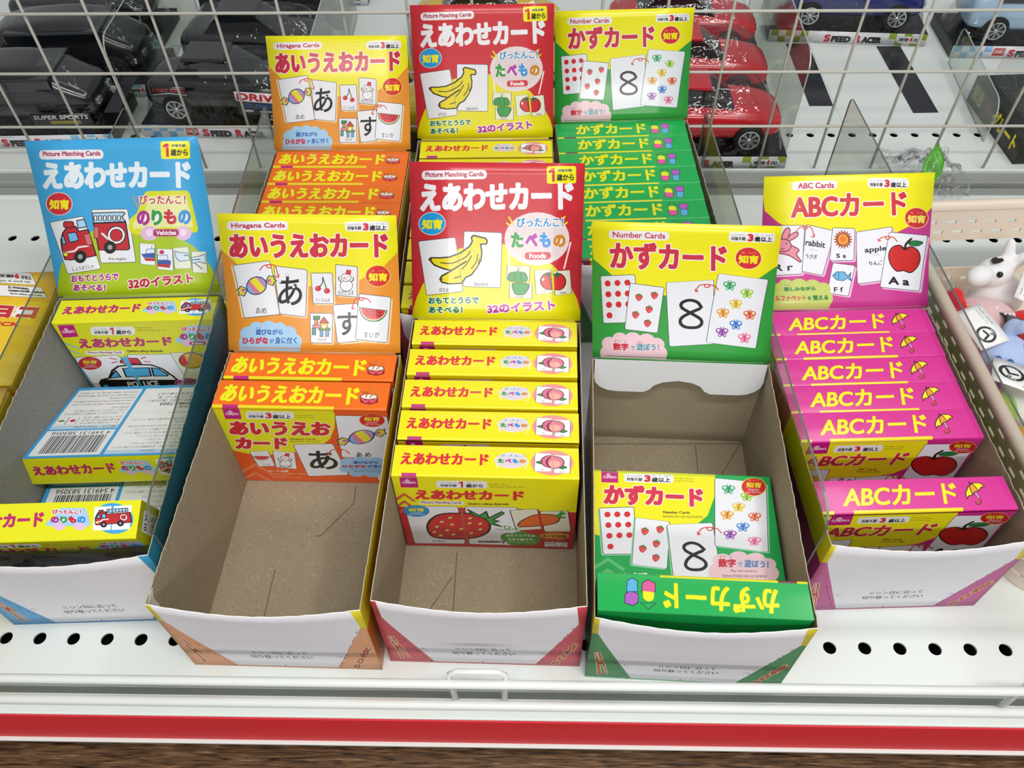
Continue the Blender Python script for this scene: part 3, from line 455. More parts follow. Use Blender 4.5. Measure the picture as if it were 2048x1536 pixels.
def number_front():
    a=Art([(160,770),(1575,785),(1775,1795),(196,1725)],BW,BH,'#14a850')
    a.poly([(140,740),(1120,760),(1140,840),(1130,960),(1080,1100),(1000,1165),(800,1200),(500,1300),(330,1290),(165,1250)],'#f0ea0a')
    chevrons(a,185,1440,235,150,'#5ec07a'); logo(a,[(228,772),(358,772),(362,868),(232,868)]); age3(a,(407,795,797,862)); a.text('For ages 3 and up',(805,816,958,830),'#6a5a20'); a.text('A partir de 3 anos',(808,836,958,850),'#6a5a20')
    a.text('かずカード',[(258,878),(1035,890),(1045,1040),(250,1035)],'#d62c48',b=20,halo='#f6f0f4',hw=12); a.text('Number Cards',(722,1070,935,1092),'#5a4a10',b=2); a.text('BARALHO DE NÚMEROS',(724,1100,1040,1122),'#5a4a10')
    S='#9adcae'; card(a,[(220,1060),(492,1047),(518,1400),(262,1405)],S,(-12,10))
    for p in [(287,1108),(363,1105),(440,1103),(297,1187),(373,1183),(451,1180),(307,1266),(385,1262),(462,1259),(318,1346)]: a.ell(*p,24,21,'#d5262f')
    card(a,[(502,1125),(778,1152),(768,1508),(487,1478)],S,(-12,10))
    for p in [(583,1228),(702,1212),(676,1320),(570,1360),(676,1427)]: strawberry(a,*p,32,30)
    card(a,[(755,1175),(1120,1155),(1235,1700),(835,1680)],S,(-10,8))
    a.line([(1058,1358),(1010,1322),(950,1310),(900,1330),(905,1365),(970,1400),(1055,1440),(1078,1480),(1040,1510),(960,1512),(915,1485),(925,1440),(975,1400),(1045,1370)],22,'#15100e',sm=6)
    card(a,[(1128,812),(1552,840),(1585,1375),(1145,1330)],S,(14,10))
    for p,c in zip([(1243,898),(1396,950),(1330,1033),(1238,1095),(1464,1105),(1370,1185),(1267,1245),(1469,1293)],BF): butterfly(a,*p,52,c[0],c[1],46)
    badge(a,1450,872,105,72,'#cf2028','#e8e040','#f0e020',sub=True); arrow(a,(1195,1232),(1005,1248),44)
    P='#edc8d2'; cloud(a,[(1210,1440,80,50),(1340,1420,80,50),(1480,1430,85,50),(1580,1470,75,50),(1610,1540,70,60),(1160,1530,60,70),(1230,1600,80,55),(1370,1620,90,50),(1510,1610,90,50)],P,[(1160,1440),(1600,1440),(1650,1560),(1560,1640),(1200,1620),(1120,1540)])
    a.text('数字',(1178,1428,1320,1495),'#c8263c',b=8); a.text('で',(1332,1452,1378,1490),'#2a96a4',b=3); a.text('遊ぼう！',[(1390,1432),(1590,1440),(1592,1500),(1390,1492)],'#2a7ab4',b=4); a.text('ずう　じ',(1185,1405,1290,1422),'#504848'); a.text('Play with numbers!',(1283,1512,1498,1534),'#403848'); a.text('Vamos brincar com os números!',(1212,1545,1580,1570),'#403848')
    a.text('カード:50枚',(422,1538,615,1572),'#eef6ee',b=4); a.text('遊び方カード3枚と予備カード1枚を含む',(428,1588,798,1612),'#dff0e0'); a.text('Number of Cards: 50',(430,1625,600,1640),'#b8e0c0'); a.poly([(1475,1640),(1695,1648),(1700,1700),(1480,1692)],'#f0f0f0'); a.text('学習カード　2',(1490,1648,1680,1678),'#303030'); return a
def abc_front():
    a=Art([(258,1060),(1716,1010),(1300,1571),(8,1616)],BW,BH,'#cc2a86')
    a.poly([(200,1040),(1268,1022),(1262,1060),(1225,1160),(1130,1240),(990,1295),(780,1330),(500,1360),(100,1400),(0,1400)],'#eee410')
    logo(a,[(330,1062),(490,1058),(462,1145),(290,1152)]); 
    a.rr([(530,1085),(915,1075),(900,1125),(508,1138)],'#eeeff2',20); a.text('対象年齢',[(552,1102),(668,1098),(662,1125),(545,1130)],'#2a2624',b=2); a.text('3',[(690,1088),(732,1086),(726,1126),(682,1128)],'#cf2033',b=8); a.text('歳以上',[(755,1096),(880,1092),(872,1122),(745,1126)],'#1c1a18',b=3); a.text('For ages 3 and up',(925,1082,1075,1096),'#6a5a20'); a.text('A partir de 3 anos',(915,1100,1060,1112),'#6a5a20')
    a.text('ABCカード',[(318,1160),(1138,1130),(1062,1225),(262,1252)],'#cc2434',b=10,halo='#f0e0c0',hw=8); a.text('ABC Cards',(715,1256,862,1270),'#5a4a10',b=2); a.text('BARALHO ABC',(705,1274,888,1288),'#5a4a10')
    a.rr([(1248,1068),(1655,1060),(1400,1430),(985,1430)],CARD,16,'#5a1c3c',3); Loc(a,0,0,1); apple(a,1320,1230,180,78,0); a.text('A a',[(1110,1335),(1320,1330),(1285,1372),(1085,1376)],INK,b=7)
    a.rr([(702,1325),(1045,1302),(960,1500),(590,1520)],CARD,14,'#5a1c3c',3); a.rr([(490,1330),(702,1322),(620,1480),(380,1490)],CARD,14,'#5a1c3c',3); a.rr([(300,1275),(492,1265),(420,1420),(200,1430)],CARD,14,'#5a1c3c',3); arrow(a,(1100,1340),(925,1365),30,'#c8502a')
    P='#e58a9c'; K='#6a1c30'; a.poly([(545,1385),(555,1355),(585,1330),(600,1340),(585,1375)],P,K,5); a.poly([(580,1385),(600,1360),(650,1340),(660,1350),(620,1378)],P,K,5); a.ell(520,1395,50,25,P,K,5); a.ell(380,1340,40,24,'#e8a030','#a05010',4)
    badge(a,1545,1088,112,48,'#b81c24','#e0a040','#d8c020',sub=True); return a
def vehicle_front():
    a=Art([(418,336),(1706,308),(1958,901),(770,932)],BW,BH,'#dfe010'); a.poly([(560,620),(700,600),(1960,560),(1990,1000),(700,1000)],'#58aee0'); a.poly([(400,560),(600,600),(700,620),(1990,540),(1800,300),(400,330)],'#dfe010')
    for d in (0,30,60): a.line([(495+d*.6,505+d*1.6),(520+d*.6,492+d*1.6),(620+d*.5,530+d*1.6)],11,'#7cc4e0')
    logo(a,[(463,347),(592,345),(627,440),(500,447)]); age1w(a,(728,366,1082,430)); a.text('For ages 1 and up',(1092,368,1225,384),'#6a5a20'); a.text('Idade indicada a partir de 1 anos',(1100,388,1342,402),'#6a5a20')
    a.text('えあわせカード',[(612,455),(1372,442),(1385,512),(632,532)],'#b8246c',b=11,res=4); a.rr((672,550,985,578),'#eeeaf2',13); a.text('Picture Matching Cards',(692,553,968,574),'#7a5a70',b=1.5); a.text('Quebra-cabeça ilustrado',(1008,540,1302,566),'#4a3a10',b=2)
    car_logo(a,1575,440,170,82)
    a.rr([(575,600),(935,580),(1155,900),(790,925)],CARD,16,'#2c3a50',3); a.rr([(1005,578),(1390,575),(1560,890),(1160,905)],CARD,16,'#2c3a50',3); a.rr([(1355,565),(1600,560),(1720,760),(1480,775)],'#dfe2cc',10,'#4a5a50',3); a.ell(1530,625,100,60,'#e0b030','#2a1c10',6); a.poly([(1430,640),(1450,590),(1475,590),(1505,668),(1470,665)],'#cc2a34')
    a.rr([(945,625),(1000,605),(1090,605),(1125,655),(955,660)],'#d22a3a',20,'#5a1018',6)
    K='#15120f'; a.poly([(770,800),(785,775),(850,760),(880,700),(930,668),(1050,655),(1200,658),(1290,690),(1370,745),(1405,775),(1410,850),(1010,862),(860,860),(790,840)],CARD,K,12); a.poly([(772,800),(790,772),(1405,775),(1412,852),(1300,862),(860,862),(790,842)],K)
    B='#4faae0'; a.poly([(852,760),(905,700),(945,752)],B,K,8); a.poly([(965,685),(1180,680),(1195,745),(990,752)],B,K,8); a.poly([(1200,680),(1260,690),(1335,735),(1320,745),(1215,745)],B,K,8)
    a.text('PO',[(990,790),(1080,785),(1095,830),(1005,835)],'#f0f0f2',b=6); a.text('LICE',[(1120,785),(1245,780),(1262,824),(1138,830)],'#f0f0f2',b=6); a.poly([(958,600),(1005,590),(1150,895),(1128,862)],'#58aee0'); 
    for x,y in ((940,842),(1345,828)): a.ell(x,y,50,34,'#2a2624'); a.ell(x,y,26,17,'#6a6a68')
    for q in (((865,605),(920,615)),((880,642),(925,632)),((1120,610),(1155,598)),((1145,630),(1190,635))): a.line(q,8,'#d03040')
    a.ell(816,832,28,22,B,K,4); a.text('ぱとろーるかー',[(858,890),(1078,880),(1085,905),(862,915)],INK,b=2); a.text('police car',[(1250,875),(1430,868),(1436,892),(1255,900)],INK,b=3); badge(a,702,645,96,50,'#bc1c28','#bc1c28','#d8d020',sub=True)
    cloud(a,[(1420,800,40,25),(1500,790,60,28),(1580,800,50,28),(1460,850,60,26),(1560,850,60,28)],'#b0509a',[(1400,800),(1600,790),(1600,860),(1430,860)]); a.text('おもてとうらは',(1410,795,1600,820),'#f0e4ee',b=2); return a
def vehicle_back():
    """instruction side, drawn the right way up in millimetre-like units 0..130 x 0..100"""
    a=Art([(0,0),(1300,0),(1300,1005),(0,1005)],BW,BH,'#3fa2dc')
    a.poly([(55,60),(560,60),(560,640),(55,640)],'#e9edf2') if 0 else None
    # right column (print is upside down on the box): barcode and play hints
    a.poly([(720,30),(1265,30),(1265,360),(720,360)],'#eef0f3'); a.poly([(720,380),(1265,380),(1265,960),(720,960)],'#eef0f3'); a.poly([(30,30),(690,30),(690,960),(30,960)],'#eef0f3'); a.poly([(720,380),(1265,380),(1265,430),(720,430)],'#bcd8ec'); a.poly([(30,30),(690,30),(690,80),(30,80)],'#bcd8ec')
    rnd=random.Random(4); x=760
    while x<1200:
        w=rnd.choice([4,4,7,10]); a.poly([(x,60),(x+w,60),(x+w,290),(x,290)],'#1c1c1c'); x+=w+rnd.choice([4,6,9])
    a.text('4 549131 583056',(750,300,1215,345),'#1c1c1c',b=1); a.text('遊び方　How to play',(740,388,1080,424),'#3a3a42',b=1); a.text('使用上の注意　Caution',(50,38,420,72),'#3a3a42',b=1)
    for i,t in enumerate(['カードは全部で32枚です。','表と裏で絵がちがいます。','おもてとうらで遊べます。']): a.text(t,(740,445+i*40,1060,475+i*40),'#5a5a60')
    a.rr((1085,445,1165,545),'#f4f4f4',6,'#6a6a70',2); a.rr((1175,445,1255,545),'#f4f4f4',6,'#6a6a70',2); a.ell(1125,500,22,20,'#c03048'); a.ell(1215,500,26,16,'#6a9a50')
    for i,t in enumerate(['①カードをばらばらにならべて、絵が完成するように組み合わせます。','②二枚のカードを合わせて、ひとつの絵を作って遊びます。','絵を完成できます。']): a.text(t,(740,580+i*42,740+min(500,26*len(t)*.62),612+i*42),'#5a5a60')
    for i,t in enumerate(['The fronts (white sides) and backs (cream-','colored sides) of the cards have different','pictures of vehicles.','(1) Arrange the cards randomly. Make sure the','cards are either facing up or down.']): a.text(t,(740,720+i*44,1240 if i!=2 else 960,752+i*44),'#4a4a50',b=1)
    L=['お子様が使用する際は、必ず保護者の方がご注意ください。','本品は紙製です。水に濡らさないでください。','火のそばに近づけないでください。','投げたり、振り回したりしないでください。','カードの角で手などを傷つけないようにご注意ください。','保管はお子様の手の届かない場所にしてください。','Please be careful not to cut your hand on the card edge.','Do not use near fire.','使用後は直射日光や高温多湿を避けて保管してください。']
    for i,t in enumerate(L): a.ell(60,112+i*47,9,9,'#202020'); a.text(t,(80,98+i*47,80+min(580,len(t)*(22 if i!=6 and i!=7 else 10)),126+i*47),'#5a5a60')
    a.text('保存方法　How to store',(60,560,380,588),'#4a5a70'); a.line([(40,600),(680,600)],2,'#6a8ab0')
    for i,t in enumerate(['お客様相談室','TEL.03-5981-7203','受付時間：月曜日〜金曜日（祝日を除く）','9：00〜12：00 / 13：00〜17：00','東広島市西条吉行東1-4-7']): a.text(t,(60,640+i*52,60+[260,430,560,480,500][i],680+i*52),'#2a2a30',b=3 if i==1 else 1)
    return a
def tray_front(main,strip,low,n):
    """torn white front of a tray with printed corners; n varies the marks"""
    a=Art([(185,625),(1980,725),(1690,1170),(125,1095)],.1348,.1009,'#dedce2')
    a.poly([(175,600),(233,600),(222,752),(150,770)],strip); a.poly([(1905,700),(2000,700),(1900,870),(1845,855)],strip)
    a.poly([(150,745),(222,750),(510,1112),(90,1100)],main); a.poly([(1850,850),(1900,860),(1700,1190),(1300,1168)],main); a.poly([(100,1085),(1700,1160),(1700,1180),(100,1105)],low)
    for t in range(14): 
        if t%3: a.line([(300+t*13,905+t*15),(308+t*13,914+t*15)],3,'#33281f'); a.line([(1330+t*34,1160-t*21),(1350+t*34,1148-t*21)],3,'#33281f')
    a.text('カード',[(200,900),(235,890),(330,1070),(230,1085)],'#a8482a',b=5,halo='#d8c8a8',hw=7); a.text('50枚',[(1455,1145),(1740,990),(1770,1010),(1500,1165)],'#a8482a',b=5,halo='#d8c8a8',hw=7)
    a.text('ミシン目に沿って',[(730,993),(1196,1012),(1194,1038),(728,1018)],'#4a484c',b=2); a.text('切り取ってください',[(690,1025),(1212,1048),(1208,1074),(686,1050)],'#4a484c',b=2)
    a.line([(445,1000),(490,1002)],3,'#6a6a6c'); a.line([(445,1000),(456,994)],3,'#6a6a6c'); a.line([(1412,1062),(1460,1065)],3,'#6a6a6c'); a.line([(1460,1065),(1448,1058)],3,'#6a6a6c'); a.line([(905,1125),(910,1112)],3,'#6a6a6c')
    rnd=random.Random(n)
    for i in range(14):
        x,y=rnd.uniform(350,1600),rnd.uniform(700,950); a.line([(x,y),(x+rnd.uniform(2,14),y+rnd.uniform(-2,3))],1.6,'#a8a6ac')
    return a
def tray_side(main,strip,txt,tc):
    a=Art([(0,0),(2090,0),(2090,1009),(0,1009)],.209,.1009,main); a.poly([(0,0),(2090,0),(2090,260),(0,300)],strip)
    a.text(txt,(250,420,1500,700),tc,b=22,halo='#e8dcc0',hw=18); a.text('知育　カード:50枚',(300,780,900,880),tc,b=6); return a
# ------------------------------------------------------------------ building helpers
def finish(name,me,mats=None,parent=None,loc=None,rot=None,smooth=False,mods=None):
    for m in (mats or []): me.materials.append(m)
    o=bpy.data.objects.new(name,me); COL.objects.link(o)
    if parent: o.parent=parent
    if loc is not None: o.location=loc
    if rot is not None: o.rotation_euler=rot
    if smooth: me.polygons.foreach_set('use_smooth',[True]*len(me.polygons))
    return o
def from_bm(name,bm,*a,**k):
    bmesh.ops.recalc_face_normals(bm,faces=bm.faces); me=bpy.data.meshes.new(name); bm.to_mesh(me); bm.free(); return finish(name,me,*a,**k)
def tag(o,label=None,cat=None,group=None,kind=None):
    if label: o['label']=label
    if cat: o['category']=cat
    if group: o['group']=group
    if kind: o['kind']=kind
    return o
def thing(name,label,cat,loc=(0,0,0),rz=0,group=None,rot=None):
    o=bpy.data.objects.new(name,None); o.empty_display_size=.02; COL.objects.link(o); o.location=loc; o.rotation_euler=rot or (0,0,rz); return tag(o,label,cat,group)
def bbox(bm,x0,y0,z0,x1,y1,z1,bev=0,seg=2,mi=0):
    v=[bm.verts.new(p) for p in ((x0,y0,z0),(x1,y0,z0),(x1,y1,z0),(x0,y1,z0),(x0,y0,z1),(x1,y0,z1),(x1,y1,z1),(x0,y1,z1))]
    fs=[bm.faces.new([v[i] for i in f]) for f in ((0,3,2,1),(4,5,6,7),(0,1,5,4),(1,2,6,5),(2,3,7,6),(3,0,4,7))]
    for f in fs: f.material_index=mi
    if bev: bmesh.ops.bevel(bm,geom=list({e for f in fs for e in f.edges}),offset=bev,segments=seg,affect='EDGES',profile=.5)
def box(name,x0,y0,z0,x1,y1,z1,m,parent=None,bev=0,**k):
    bm=bmesh.new(); bbox(bm,x0,y0,z0,x1,y1,z1,bev); return from_bm(name,bm,[m],parent,**k)
def plate(name,pts,th,m,parent=None,axis='z',**k):
    """flat polygon pts given thickness th; axis: the direction of the thickness (x: pts are y,z; y: pts are x,z; z: pts are x,y)"""
    f={'z':lambda p,t:(p[0],p[1],t),'x':lambda p,t:(t,p[0],p[1]),'y':lambda p,t:(p[0],t,p[1])}[axis]
    bm=bmesh.new(); a=[bm.verts.new(f(p,0)) for p in pts]; b=[bm.verts.new(f(p,th)) for p in pts]; n=len(pts)
    bm.faces.new(a); bm.faces.new(b[::-1])
    for i in range(n): bm.faces.new((a[i],b[i],b[(i+1)%n],a[(i+1)%n]))
    return from_bm(name,bm,m if isinstance(m,list) else [m],parent,**k)
def sheet(name,w,h,fn,nu,nv,mats,parent=None,th=.0006,back=1,edge=2,**k):
    """thin card: fn(u,v)->point, front carries the picture (uv 0..1), back and edges other materials"""
    V=[];F=[];MI=[];UV=[]
    P=[[Vector(fn(i/nu,j/nv)) for i in range(nu+1)] for j in range(nv+1)]
    def N(i,j):
        a=P[j][min(i+1,nu)]-P[j][max(i-1,0)]; b=P[min(j+1,nv)][i]-P[max(j-1,0)][i]; return a.cross(b).normalized()
    for j in range(nv+1):
        for i in range(nu+1): V.append(P[j][i])
    off=len(V)
    for j in range(nv+1):
        for i in range(nu+1): V.append(P[j][i]-N(i,j)*th)
    g=lambda i,j:j*(nu+1)+i
    for j in range(nv):
        for i in range(nu):
            q=(g(i,j),g(i+1,j),g(i+1,j+1),g(i,j+1)); F.append(q); MI.append(0); UV.append([(i/nu,j/nv),((i+1)/nu,j/nv),((i+1)/nu,(j+1)/nv),(i/nu,(j+1)/nv)])
            F.append(tuple(off+t for t in q[::-1])); MI.append(back); UV.append([(0,0)]*4)
    ring=[g(i,0) for i in range(nu)]+[g(nu,j) for j in range(nv)]+[g(i,nv) for i in range(nu,0,-1)]+[g(0,j) for j in range(nv,0,-1)]
    for a,b in zip(ring,ring[1:]+ring[:1]): F.append((b,a,off+a,off+b)); MI.append(edge); UV.append([(0,0)]*4)
    me=bpy.data.meshes.new(name); me.from_pydata([tuple(v) for v in V],[],F); me.polygons.foreach_set('material_index',MI)
    u=me.uv_layers.new(name='uv'); u.data.foreach_set('uv',[c for f in UV for p in f for c in p]); me.polygons.foreach_set('use_smooth',[m==0 for m in MI])
    return finish(name,me,mats,parent,**k)
def tube(bm,pts,r,n=10,closed=False,mi=0):
    P=[Vector(p) for p in pts]; rings=[]; up=None
    for i,p in enumerate(P):
        if closed: d=P[(i+1)%len(P)]-P[i-1]
        else: d=(P[min(i+1,len(P)-1)]-P[max(i-1,0)])
        d.normalize(); a=Vector((0,0,1)) if abs(d.z)<.9 else Vector((1,0,0))
        if up is None: up=a
        x=d.cross(up).normalized() if d.cross(up).length>.1 else d.cross(a).normalized(); y=x.cross(d); up=y
        rings.append([bm.verts.new(p+r*(math.cos(2*math.pi*k/n)*x+math.sin(2*math.pi*k/n)*y)) for k in range(n)])
    m=len(rings)
    for i in range(m if closed else m-1):
        A,B=rings[i],rings[(i+1)%m]
        for k in range(n): f=bm.faces.new((A[k],A[(k+1)%n],B[(k+1)%n],B[k])); f.smooth=True; f.material_index=mi
    if not closed: bm.faces.new(rings[0][::-1]).material_index=mi; bm.faces.new(rings[-1]).material_index=mi
def rod(name,pts,r,m,parent=None,n=10,closed=False,**k):
    bm=bmesh.new(); tube(bm,pts,r,n,closed); return from_bm(name,bm,[m],parent,**k)
def lathe(bm,prof,n=24,axis='z',mi=0):
    """profile of (radius, height)"""
    rings=[]
    for r,h in prof:
        ring=[]
        for k in range(n):
            c,s=math.cos(2*math.pi*k/n),math.sin(2*math.pi*k/n); ring.append(bm.verts.new((r*c,r*s,h) if axis=='z' else (r*c,h,r*s)))
        rings.append(ring)
    for A,B in zip(rings,rings[1:]):
        for k in range(n): f=bm.faces.new((A[k],A[(k+1)%n],B[(k+1)%n],B[k])); f.material_index=mi; f.smooth=True
    bm.faces.new(rings[0][::-1]).material_index=mi; bm.faces.new(rings[-1]).material_index=mi
# ------------------------------------------------------------------ materials
steel=mat('white enamelled steel','#dfe5e1',rough=.35,spec=.45)
steel2=mat('grey enamelled steel','#9a9e98',rough=.4)
wire_m=mat('ivory coated wire','#c9c6bb',rough=.45)
rail_m=mat('white coated wire','#e6eae6',rough=.3)
red_m=mat('red price strip','#d3232f',rough=.5,noise=.04,nscale=300)
dark=mat('dark gap','#0c0c0c',rough=.9)
edge_y=mat('card edge','#b9ad97',rough=.9)
def board(name,base,spk=.5):
    m=mat(name,base,rough=.85,spec=.2); nt=m.node_tree; b=nt.nodes['Principled BSDF']; tc=nt.nodes.new('ShaderNodeTexCoord'); c=lin(base)
    n1=nt.nodes.new('ShaderNodeTexNoise'); n1.inputs['Scale'].default_value=800; n1.inputs['Detail'].default_value=2; nt.links.new(tc.outputs['Object'],n1.inputs['Vector'])
    n2=nt.nodes.new('ShaderNodeTexNoise'); n2.inputs['Scale'].default_value=40; n2.inputs['Detail'].default_value=3; nt.links.new(tc.outputs['Object'],n2.inputs['Vector'])
    r=nt.nodes.new('ShaderNodeValToRGB'); e=r.color_ramp.elements; e[0].position=.27; e[0].color=[v*.4 for v in c[:3]]+[1]; e[1].position=.33; e[1].color=c
    for p,f in ((.62,1.0),(.66,1.15),(.75,1.8)): x=e.new(p); x.color=[min(1,v*f) for v in c[:3]]+[1]
    nt.links.new(n1.outputs['Fac'],r.inputs[0]); mx=nt.nodes.new('ShaderNodeMix'); mx.data_type='RGBA'; mx.blend_type='MULTIPLY'; mx.inputs[0].default_value=1
    r2=nt.nodes.new('ShaderNodeValToRGB'); r2.color_ramp.elements[0].color=(.86,.86,.86,1); r2.color_ramp.elements[1].color=(1,1,1,1); nt.links.new(n2.outputs['Fac'],r2.inputs[0])
    nt.links.new(r.outputs[0],mx.inputs[6]); nt.links.new(r2.outputs[0],mx.inputs[7]); nt.links.new(mx.outputs[2],b.inputs['Base Color']); return m
kraft=board('grey brown recycled board','#a5977f'); greyb=board('plain grey board','#8e8e8c')
def clear(name,tint,fac=.06,rough=.08,bump=0,scale=60):
    m=bpy.data.materials.new(name); m.use_nodes=True; nt=m.node_tree; nt.nodes.clear(); out=nt.nodes.new('ShaderNodeOutputMaterial')
    t=nt.nodes.new('ShaderNodeBsdfTransparent'); t.inputs[0].default_value=lin(tint); g=nt.nodes.new('ShaderNodeBsdfGlossy'); g.inputs['Roughness'].default_value=rough; g.inputs[0].default_value=(.9,.9,.9,1)
    f=nt.nodes.new('ShaderNodeLayerWeight'); f.inputs[0].default_value=.5; pw=nt.nodes.new('ShaderNodeMath'); pw.operation='POWER'; pw.inputs[1].default_value=5; nt.links.new(f.outputs['Facing'],pw.inputs[0]); ad=nt.nodes.new('ShaderNodeMath'); ad.operation='MULTIPLY_ADD'; ad.use_clamp=True; ad.inputs[1].default_value=.8; ad.inputs[2].default_value=fac; nt.links.new(pw.outputs[0],ad.inputs[0])
    mx=nt.nodes.new('ShaderNodeMixShader'); nt.links.new(ad.outputs[0],mx.inputs[0]); nt.links.new(t.outputs[0],mx.inputs[1]); nt.links.new(g.outputs[0],mx.inputs[2]); nt.links.new(mx.outputs[0],out.inputs[0])
    if bump:
        n=nt.nodes.new('ShaderNodeTexNoise'); n.inputs['Scale'].default_value=scale; n.inputs['Detail'].default_value=3; tc=nt.nodes.new('ShaderNodeTexCoord'); nt.links.new(tc.outputs['Object'],n.inputs['Vector'])
        b=nt.nodes.new('ShaderNodeBump'); b.inputs['Strength'].default_value=bump; b.inputs['Distance'].default_value=.004; nt.links.new(n.outputs['Fac'],b.inputs['Height']); nt.links.new(b.outputs[0],g.inputs['Normal']); nt.links.new(b.outputs[0],f.inputs['Normal'])
    return m
acryl=clear('clear acrylic','#f0f3ef',.045,.12,.1,30); acryl_edge=mat('acrylic edge','#5c625c',rough=.2,spec=.8)
blister=clear('clear blister plastic','#fafbfa',.05,.035,1,45); film=clear('crumpled clear film','#fbfbfb',.06,.06,.8,90)
# ------------------------------------------------------------------ prints
HEAD={'food':food_header().mat('food header print',.36,.3,.12),'vehicle':vehicle_header().mat('vehicle header print',.36,.3,.12),'hiragana':hiragana_header().mat('hiragana header print',.36,.3,.12),'number':number_header().mat('number header print',.36,.3,.12),'abc':abc_header().mat('abc header print',.36,.3,.12)}
TOP={'food':food_top().mat('food title print',.3,.35,.05),'vehicle':vehicle_top().mat('vehicle title print',.3,.35,.05),'hiragana':hiragana_top().mat('hiragana title print',.3,.35,.05),'number':number_top().mat('number title print',.26,.4,.05),'abc':abc_top().mat('abc title print',.3,.35,.05)}
FRONT={'food':food_front().mat('food picture print',.36,.3),'vehicle':vehicle_front().mat('vehicle picture print',.36,.3),'hiragana':hiragana_front().mat('hiragana picture print',.36,.3),'number':number_front().mat('number picture print',.36,.3),'abc':abc_front().mat('abc picture print',.36,.3)}
VBACK=vehicle_back().mat('instruction print',.4,.2)
SIDE={'food':('#c4242f','#f2e90a'),'vehicle':('#4aa8de','#dfe010'),'hiragana':('#e2561a','#f3700e'),'number':('#0f9c48','#12ad50'),'abc':('#c02880','#d62c92')}
# ------------------------------------------------------------------ card box: carton, title_panel (narrow top), picture_panel
PROTO={}
def box_meshes(kind):
    if kind in PROTO: return PROTO[kind]
    sd=mat('carton '+kind,SIDE[kind][0],rough=.35,coat=.3); tp=mat('carton fold '+kind,SIDE[kind][1],rough=.3,coat=.35)
    bm=bmesh.new(); bbox(bm,-BW/2,.0006,0,BW/2,BD,BH-.0005,.0006,1); c=from_bm('carton',bm,[sd if kind!='vehicle' else tp])
    # title panel: flat top rounding over the front edge
    r=.0014; prof=[(BD,BH),(r,BH)]+[(r-r*math.sin(t),BH-r+r*math.cos(t)) for t in (math.pi/8,math.pi/4,3*math.pi/8,math.pi/2)]+[(0,BH-.003)]
    me=bpy.data.meshes.new('title_panel'); V=[(x,y,z) for y,z in prof for x in (-BW/2,BW/2)]; F=[];UV=[];MI=[]; vv=[1,.02]+[.015,.01,.006,.003,0]
    for i in range(len(prof)-1):
        F.append((2*i+2,2*i+3,2*i+1,2*i)); UV+=[(0,vv[i+1]),(1,vv[i+1]),(1,vv[i]),(0,vv[i])]; MI.append(0 if i<5 else 1)
    me.from_pydata(V,[],F); u=me.uv_layers.new(name='uv'); u.data.foreach_set('uv',[q for p in UV for q in p]); me.polygons.foreach_set('use_smooth',[True]*len(F)); me.polygons.foreach_set('material_index',MI)
    t=finish('title_panel',me,[TOP[kind],tp])
    me=bpy.data.meshes.new('picture_panel'); hy=BH-.0016; me.from_pydata([(-BW/2,0,0),(BW/2,0,0),(BW/2,0,hy),(-BW/2,0,hy)],[],[(0,1,2,3)]); u=me.uv_layers.new(name='uv'); k=hy/BH
    u.data.foreach_set('uv',[0,0,1,0,1,k,0,k]); p=finish('picture_panel',me,[FRONT[kind]])
    PROTO[kind]=[c,t,p]; return PROTO[kind]
used=set()
def card_box(kind,label,parent_mat,lx,ly,group,lz=0,rot=None,rz=0):
    """one card box; parent_mat: frame of its tray; lx,ly: middle of its lower front edge in that frame"""
    fresh=kind not in used; pr=box_meshes(kind); used.add(kind)
    t=thing('card_box',label,'card box',group=group); M=parent_mat@Matrix.Translation((lx,ly,lz+.0012))@(rot or Matrix.Identity(4)); t.matrix_world=M
    for o in pr:
        if fresh: q=o
        else: q=o.copy(); COL.objects.link(q)
        q.parent=t
    return t
# ------------------------------------------------------------------ display tray
COLR={'food':('#c0505a','#b43a42','#c46a6e','#ae9a86'),'vehicle':('#5a9ccc','#2f8cb8','#3f86c4','#8c8c8c'),'hiragana':('#d39a72','#d6c620','#c88a60','#ae9a86'),'number':('#4a8a58','#c8b822','#7ab08a','#ae9a86'),'abc':('#b85a90','#d8c82a','#b86a98','#ae9a86')}  # corner colours paled to paint in gloss reflected off the white shelf
SIDEC={'food':('#a01a24','#b01c28'),'vehicle':('#1c6a90','#2a8ab8'),'hiragana':('#c06a1c','#d8c81a'),'number':('#12421c','#c8c01a'),'abc':('#a02878','#e0d81a')}
TW,TH=.1348,.1009
def jag(y0,y1,z,rnd,amp=.0007):
    n=int(abs(y1-y0)/.0035); return [(y0+(y1-y0)*i/n,z+rnd.uniform(-amp,amp)*(1 if i%3 else 1.6)) for i in range(n+1)]
